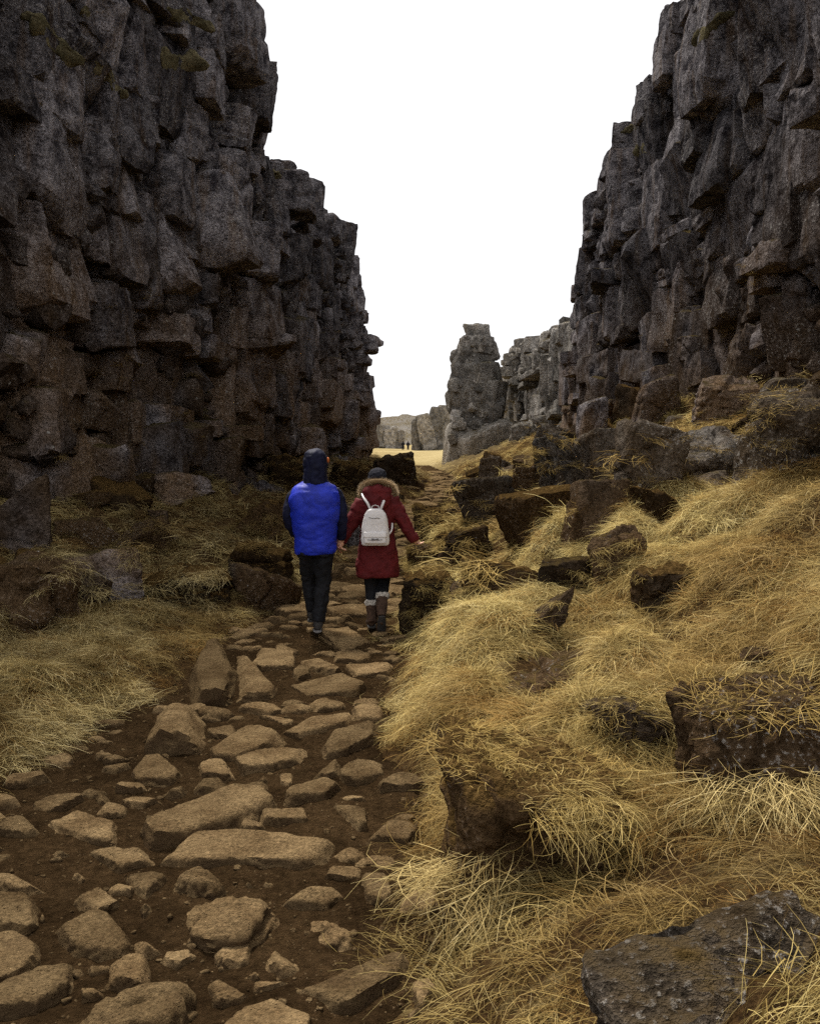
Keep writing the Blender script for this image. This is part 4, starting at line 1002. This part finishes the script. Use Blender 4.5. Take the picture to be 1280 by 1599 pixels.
def shoe(bm, heel, toe, h=.085, wd=.045):
    a, b = Vector(heel), Vector(toe); d = b - a
    pts = [a + d * t for t in (0, .12, .35, .6, .82, .95, 1)]
    tube(bm, [p + Vector((0, 0, k)) for p, k in zip(pts, (.005, .008, .006, 0, -.012, -.018, -.02))], [(wd * .6, h * .35), (wd * .85, h * .5), (wd * .85, h * .5), (wd, h * .46), (wd * 1.02, h * .36), (wd * .8, h * .28), (wd * .35, h * .12)], 14)
def zg(x, y): return float(hsurf(x, y, False))

# walker in blue
mx_, my_ = -.837, 7.85; mz = zg(mx_, my_) + .06
root = None
bm = bmesh.new()
head(bm, (0.0, .02, 1.53)); tube(bm, [(0, -.01, 1.30), (0, 0, 1.47)], [.062, .058])
rings(bm, [(.74, .15, .10, 0, 0), (.9, .14, .095, 0, 0), (1.1, .16, .10, 0, 0), (1.28, .17, .095, 0, 0), (1.36, .09, .07, 0, 0)])
limb(bm, [(-.145, .03, 1.28), (-.208, .04, 1.19), (-.238, .01, 1.04), (-.185, .10, .90)], [.045, .042, .040, .030]); limb(bm, [(.145, .03, 1.28), (.206, .04, 1.19), (.234, .015, 1.04), (.220, .065, .86)], [.045, .042, .040, .030])
hand(bm, (-.185, .10, .90), (.5, .35, -.75), (.8, .2, .4)); hand(bm, (.222, .06, .865), (-.02, .10, -1), (0, 1, 0), 1, 1.0)
limb(bm, [(.08, 0, .80), (.06, .03, .46), (.02, -.03, .08)], [.085, .058, .04]); limb(bm, [(-.08, 0, .80), (-.075, .15, .48), (-.06, .16, .14)], [.085, .058, .04])
man = fuse('person', bm, M['skin'], None, (mx_, my_, mz), .008, 3); man.scale = (.965,) * 3
tag(man, 'person walking away in a bright blue jacket with navy sleeves and hood, black trousers', 'person', 'hikers on the path')
bm = bmesh.new()
rings(bm, [(.715, .180, .135, 0, 0), (.74, .188, .142, 0, 0), (.80, .190, .146, 0, 0), (.95, .202, .150, 0, -.005), (1.08, .222, .158, 0, -.02), (1.20, .236, .156, 0, -.03), (1.28, .222, .146, 0, -.03), (1.335, .185, .125, 0, -.01), (1.375, .125, .10, 0, 0), (1.40, .095, .09, 0, 0)])
fuse('jacket', bm, M['blue'], man, None, .011, 5, .014, 5, 3, (.8, 1, 1.5))
bm = bmesh.new(); limb(bm, [(-.160, .03, 1.30), (-.218, .04, 1.20), (-.243, .0, 1.04), (-.190, .10, .885)], [(.058, .078), (.062, .078), .057, .048]); fuse('sleeve', bm, M['navy'], man, None, .010, 4, .012, 8, 4)
bm = bmesh.new(); limb(bm, [(.160, .03, 1.30), (.216, .04, 1.20), (.238, .015, 1.04), (.222, .07, .85)], [(.058, .078), (.062, .078), .057, .048]); fuse('sleeve', bm, M['navy'], man, None, .010, 4, .012, 8, 5)
bm = bmesh.new()
rings(bm, [(1.35, .135, .115, 0, -.005), (1.39, .115, .112, 0, -.005), (1.44, .108, .122, 0, .0), (1.52, .112, .128, 0, .01), (1.59, .108, .124, 0, .015), (1.64, .092, .105, 0, .015), (1.672, .06, .07, 0, .015), (1.683, .02, .02, 0, .015)], pw=2.0)
ho = fuse('hood', bm, M['navy'], man, None, .009, 4, .012, 11, 6)
bm = bmesh.new(); tube(bm, [(-.10, .05, 1.605), (-.07, .13, 1.60), (0, .165, 1.595), (.07, .13, 1.60), (.10, .05, 1.605)], [.012, .015, .016, .015, .012], 8); fuse('hood_brim', bm, M['navy'], ho, None, .007, 2)
bm = bmesh.new(); ball(bm, (.108, .075, 1.575), (.018, .03, .03), 2); fuse('cheek_patch', bm, cloth('orange_skin', (.45, .12, .03)), ho, None, .006, 2)  # orange ball added for the edge of the face showing past the hood
bm = bmesh.new()
rings(bm, [(.70, .165, .125, 0, 0), (.80, .165, .125, 0, 0), (.86, .15, .11, 0, 0)])
limb(bm, [(.078, 0, .76), (.066, .03, .46), (.04, .0, .25), (.022, -.035, .085)], [(.092, .10), .074, .064, .060]); limb(bm, [(-.078, 0, .76), (-.080, .13, .48), (-.068, .15, .30), (-.058, .165, .16)], [(.092, .10), .074, .064, .058])
fuse('trousers', bm, M['black'], man, None, .011, 3, .02, 11, 7)
for hl, te, base in (((.022, -.085, .045), (-.005, .17, .03), 0), ((-.058, .115, .105), (-.062, .36, .10), 1)):
    bm = bmesh.new(); shoe(bm, hl, te); limb(bm, [(hl[0], hl[1] + .05, hl[2]), (hl[0], hl[1] + .05, hl[2] + .08)], [.045, .05], 3); sh_ = fuse('shoe', bm, M['sole'], man, None, .007, 2)
    bm = bmesh.new(); a, b = Vector(hl), Vector(te); d = b - a
    tube(bm, [a + d * t + Vector((0, 0, -.042)) for t in (-.04, .05, .3, .6, .9, 1.0)], [(.03, .012), (.042, .012), (.042, .012), (.05, .012), (.045, .011), (.02, .008)], 12); fuse('sole', bm, cloth('grey_midsole', (.16, .15, .145)) if base == 0 else M['sole'], sh_, None, .006, 1)

# walker in the red parka
wx_, wy_ = -.296, 8.05; wz_ = zg(wx_, wy_) + .06
bm = bmesh.new()
head(bm, (0, .03, 1.375), .95); tube(bm, [(0, 0, 1.16), (0, .02, 1.32)], [.05, .048])
rings(bm, [(.58, .13, .09, 0, 0), (.8, .13, .09, 0, 0), (.95, .115, .08, 0, 0), (1.1, .135, .085, 0, 0), (1.2, .14, .08, 0, 0), (1.25, .07, .06, 0, 0)])
limb(bm, [(-.135, 0, 1.17), (-.245, -.01, .96), (-.335, -.04, .815)], [.048, .038, .028]); limb(bm, [(.135, 0, 1.17), (.262, -.02, .96), (.352, -.02, .81)], [.048, .038, .028])
hand(bm, (-.335, -.045, .82), (-.35, -.25, -.85), (0, 1, 0), .85, 1.0); hand(bm, (.335, -.02, .832), (.75, .05, -.6), (0, 1, .2), .75, 1.0)
limb(bm, [(-.065, 0, .62), (-.062, .05, .38), (-.05, -.02, .08)], [.075, .05, .036]); limb(bm, [(.065, 0, .62), (.052, .12, .40), (.045, -.10, .22)], [.075, .05, .036])
wom = fuse('person', bm, M['skin'], None, (wx_, wy_, wz_), .008, 3); wom.scale = (.965,) * 3
tag(wom, 'person walking away in a dark red parka with fur trimmed hood and brown boots', 'person', 'hikers on the path')
bm = bmesh.new()
rings(bm, [(.475, .198, .150, 0, .0), (.50, .203, .155, 0, .0), (.60, .198, .150, 0, 0), (.72, .186, .142, 0, 0), (.86, .166, .128, 0, 0), (.98, .156, .12, 0, 0), (1.08, .165, .122, 0, 0), (1.17, .172, .118, 0, 0), (1.225, .150, .105, 0, 0), (1.27, .10, .085, 0, 0), (1.30, .075, .07, 0, .01)])
limb(bm, [(-.135, 0, 1.195), (-.185, -.01, 1.10), (-.252, -.015, .955), (-.345, -.045, .80)], [.075, .072, .060, .047]); limb(bm, [(.135, 0, 1.195), (.188, -.015, 1.10), (.268, -.025, .955), (.355, -.02, .81)], [.075, .072, .060, .047])
fuse('parka', bm, M['red'], wom, None, .010, 4, .014, 7, 8, (1, 1, 1.5))
bm = bmesh.new(); ball(bm, (.005, -.105, 1.215), (.135, .065, .085)); ball(bm, (.005, -.085, 1.275), (.140, .075, .075)); ball(bm, (.0, -.125, 1.16), (.09, .045, .06)); hd_ = fuse('hood', bm, M['red'], wom, None, .010, 5, .018, 10, 9)
# fur edge: a core ring thick with tapering hairs
rng = np.random.default_rng(66); V, Fq, S = [], [], []
def furp(t): return np.array([.005 + .155 * math.cos(t), .03 - .135 * math.sin(t), 1.275 + .105 * max(math.sin(t), -.2)])
for i in range(3600):
    t = rng.uniform(-.12, 1.12) * math.pi; c = furp(t); tn = furp(t + .02) - furp(t - .02); tn /= np.linalg.norm(tn)
    d = rng.normal(0, 1, 3); d -= tn * (d @ tn); d /= np.linalg.norm(d); d = d + tn * rng.normal(0, .35) + np.array([0, -.15, .1]); d /= np.linalg.norm(d)
    b = c + d * .016; l = rng.uniform(.018, .044); sd = np.cross(d, tn); sd /= np.linalg.norm(sd) + 1e-6; k = len(V); w_ = .0022
    V += [b - sd * w_, b + sd * w_, b + d * l + [0, 0, -.004]]; S += [rng.uniform(.0, .35)] * 2 + [rng.uniform(.55, 1)]; Fq.append((k, k + 1, k + 2))
k0 = len(V); n = 30; m = 10
for i in range(n):
    t = (-.12 + 1.24 * i / (n - 1)) * math.pi; c = furp(t); tn = furp(t + .02) - furp(t - .02); tn /= np.linalg.norm(tn); a = np.cross(tn, [0, 0, 1.0]); a /= np.linalg.norm(a) + 1e-6; b = np.cross(tn, a)
    for j in range(m): q = 2 * math.pi * j / m; V.append(c + .024 * (a * math.cos(q) + b * math.sin(q))); S.append(.25)
for i in range(n - 1):
    for j in range(m):
        a, b, c, d = k0 + i * m + j, k0 + i * m + (j + 1) % m, k0 + (i + 1) * m + (j + 1) % m, k0 + (i + 1) * m + j; Fq += [(a, b, c), (a, c, d)]
fme = mesh_np('fur_trim', np.array(V), np.array(Fq), True); a_ = fme.attributes.new('shade', 'FLOAT', 'POINT'); a_.data.foreach_set('value', np.array(S, dtype=np.float32)); link('fur_trim', fme, M['fur'], wom)
bm = bmesh.new(); rings(bm, [(1.365, .088, .10, 0, .03), (1.40, .092, .104, 0, .03), (1.45, .085, .098, 0, .03), (1.485, .06, .07, 0, .03), (1.503, .02, .02, 0, .03)], pw=2.0); fuse('beanie', bm, M['knit'], wom, None, .008, 3, .006, 30, 2)
bm = bmesh.new(); rings(bm, [(.56, .13, .10, 0, 0), (.66, .13, .10, 0, 0)]); limb(bm, [(-.066, 0, .60), (-.064, .045, .39), (-.052, -.015, .15)], [.085, .062, .05]); limb(bm, [(.066, 0, .60), (.054, .11, .41), (.045, -.08, .27)], [.085, .062, .05]); fuse('leggings', bm, M['black'], wom, None, .009, 3)
def boot(top, ankle, heel, toe):
    bm = bmesh.new(); limb(bm, [top, ankle], [.056, .05], 4); limb(bm, [ankle, Vector(heel) + Vector((0, .0, .0))], [.05, .042], 4); shoe(bm, heel, toe, .085, .043); b = fuse('boot', bm, M['boot'], wom, None, .007, 3, .010, 18, 3)
    return b
b1 = boot((-.053, -.01, .215), (-.05, -.02, .10), (-.05, -.065, .045), (-.075, .165, .03))
bm = bmesh.new(); tube(bm, [Vector((-.05, -.075, .0)), Vector((-.055, .0, .0)), Vector((-.07, .12, .0)), Vector((-.078, .165, .005))], [(.036, .012), (.042, .012), (.044, .012), (.02, .01)], 12); fuse('sole', bm, M['sole'], b1, None, .006, 1)
b2 = boot((.045, -.075, .29), (.045, -.125, .185), (.045, -.165, .125), (.040, -.07, -.045))
bm = bmesh.new(); tube(bm, [Vector((.045, -.198, .135)), Vector((.044, -.18, .085)), Vector((.042, -.13, -.01)), Vector((.040, -.085, -.065))], [(.032, .012), (.040, .012), (.044, .012), (.02, .008)], 12); fuse('sole', bm, M['sole'], b2, None, .006, 1)
for a, b in (((-.054, -.008, .20), (-.056, .0, .25)), ((.045, -.068, .275), (.046, -.052, .325))):
    bm = bmesh.new(); limb(bm, [a, b], [.064, .062], 4); fuse('sock_cuff', bm, M['wool'], wom, None, .007, 2, .012, 40, 1)
# backpack worn on the parka: rests on her, so a thing of its own
bp = bpy.data.objects.new('backpack', None); COL.objects.link(bp); bp.location = (wx_ - .012, wy_ - .178, wz_ + .762); bp.scale = (.965,) * 3
tag(bp, 'small pale silver backpack with zipped front pocket worn over the red parka', 'backpack')
bm = bmesh.new(); rings(bm, [(0, .112, .050, 0, 0), (.012, .126, .060, 0, 0), (.06, .131, .062, 0, 0), (.15, .125, .058, 0, 0), (.23, .113, .054, 0, 0), (.29, .097, .049, 0, 0), (.325, .075, .042, 0, .0), (.342, .045, .03, 0, 0)], 32, 3.2); bod = fuse('bag_body', bm, M['bag'], bp, None, .006, 3, .004, 8, 2)
bm = bmesh.new(); rings(bm, [(.022, .095, .022, 0, -.058), (.034, .104, .027, 0, -.058), (.10, .102, .027, 0, -.057), (.122, .098, .022, 0, -.055)], 28, 4); pk = fuse('front_pocket', bm, M['bag'], bp, None, .005, 2)
bm = bmesh.new(); rings(bm, [(.078, .106, .031, 0, -.056), (.086, .108, .033, 0, -.056), (.124, .104, .028, 0, -.054), (.132, .098, .02, 0, -.052)], 28, 4); fuse('pocket_flap', bm, M['bag'], pk, None, .005, 1)
bm = bmesh.new(); tube(bm, [(-.03, -.092, .070), (-.008, -.095, .064), (.008, -.095, .064), (.03, -.092, .070)], [.008, .004, .004, .008], 8); tube(bm, [(-.07, -.090, .062), (-.03, -.091, .056), (.03, -.091, .056), (.07, -.090, .062)], [.0035] * 4, 6); fuse('bow_clasp', bm, M['bagdark'], pk, None, .003, 1)
bm = bmesh.new(); tube(bm, [(-.06, -.052, .262), (-.02, -.056, .252), (.02, -.056, .258), (.045, -.053, .252)], [.004] * 4, 6); fuse('zip', bm, M['bagdark'], bod, None, .003, 1)
bm = bmesh.new(); tube(bm, [(-.035, .0, .335), (-.03, -.005, .362), (0, -.008, .372), (.03, -.005, .362), (.035, 0, .335)], [.006] * 5, 8); fuse('carry_handle', bm, M['bag'], bp, None, .004, 1)
for q in (-1, 1):
    e = (-.125, .10, .475) if q < 0 else (.105, .085, .44)
    bm = bmesh.new(); limb(bm, [(q * .045, .02, .325), (q * .07, .012, .385), (e[0] * .85, .045, .435), e], [(.013, .006)] * 4, 6); fuse('shoulder_strap', bm, M['bag'], bp, None, .004, 1)
bm = bmesh.new(); limb(bm, [(.125, .03, .10), (.15, .05, .14), (.155, .09, .20)], [(.009, .005)] * 3, 5); fuse('side_strap', bm, M['bag'], bp, None, .004, 1)

# two far hikers on the meadow
for px, lab, jm, seed in ((629, 'tiny distant hiker in black on the pale meadow, walking on the outer side', 'black', 1), (637, 'tiny distant hiker in charcoal on the pale meadow, walking beside the one in black', 'knit', 2)):
    p = at(px, 707, 165); z = float(hsurf(p[0], 165.))
    bm = bmesh.new(); head(bm, (0, 0, 1.60)); tube(bm, [(0, 0, 1.4), (0, 0, 1.55)], [.07, .06]); rings(bm, [(.75, .20, .14, 0, 0), (1.1, .22, .15, 0, 0), (1.36, .23, .14, 0, 0), (1.44, .1, .09, 0, 0)])
    for q in (-1, 1): limb(bm, [(q * .2, 0, 1.36), (q * .29, 0, 1.1), (q * .27, .05, .85)], [.075, .065, .05]); limb(bm, [(q * .1, 0, .82), (q * .1, .06 * q, .45), (q * .1, -.08 * q, .0)], [.11, .085, .07])
    tag(fuse('person', bm, M[jm], None, (p[0], 165, z), .03, 2), lab, 'person', 'hikers far down the gorge')
print('objects', len(bpy.data.objects), 'tris', sum(len(o.data.loops) - 2 * len(o.data.polygons) for o in sc.objects if o.type == 'MESH'))
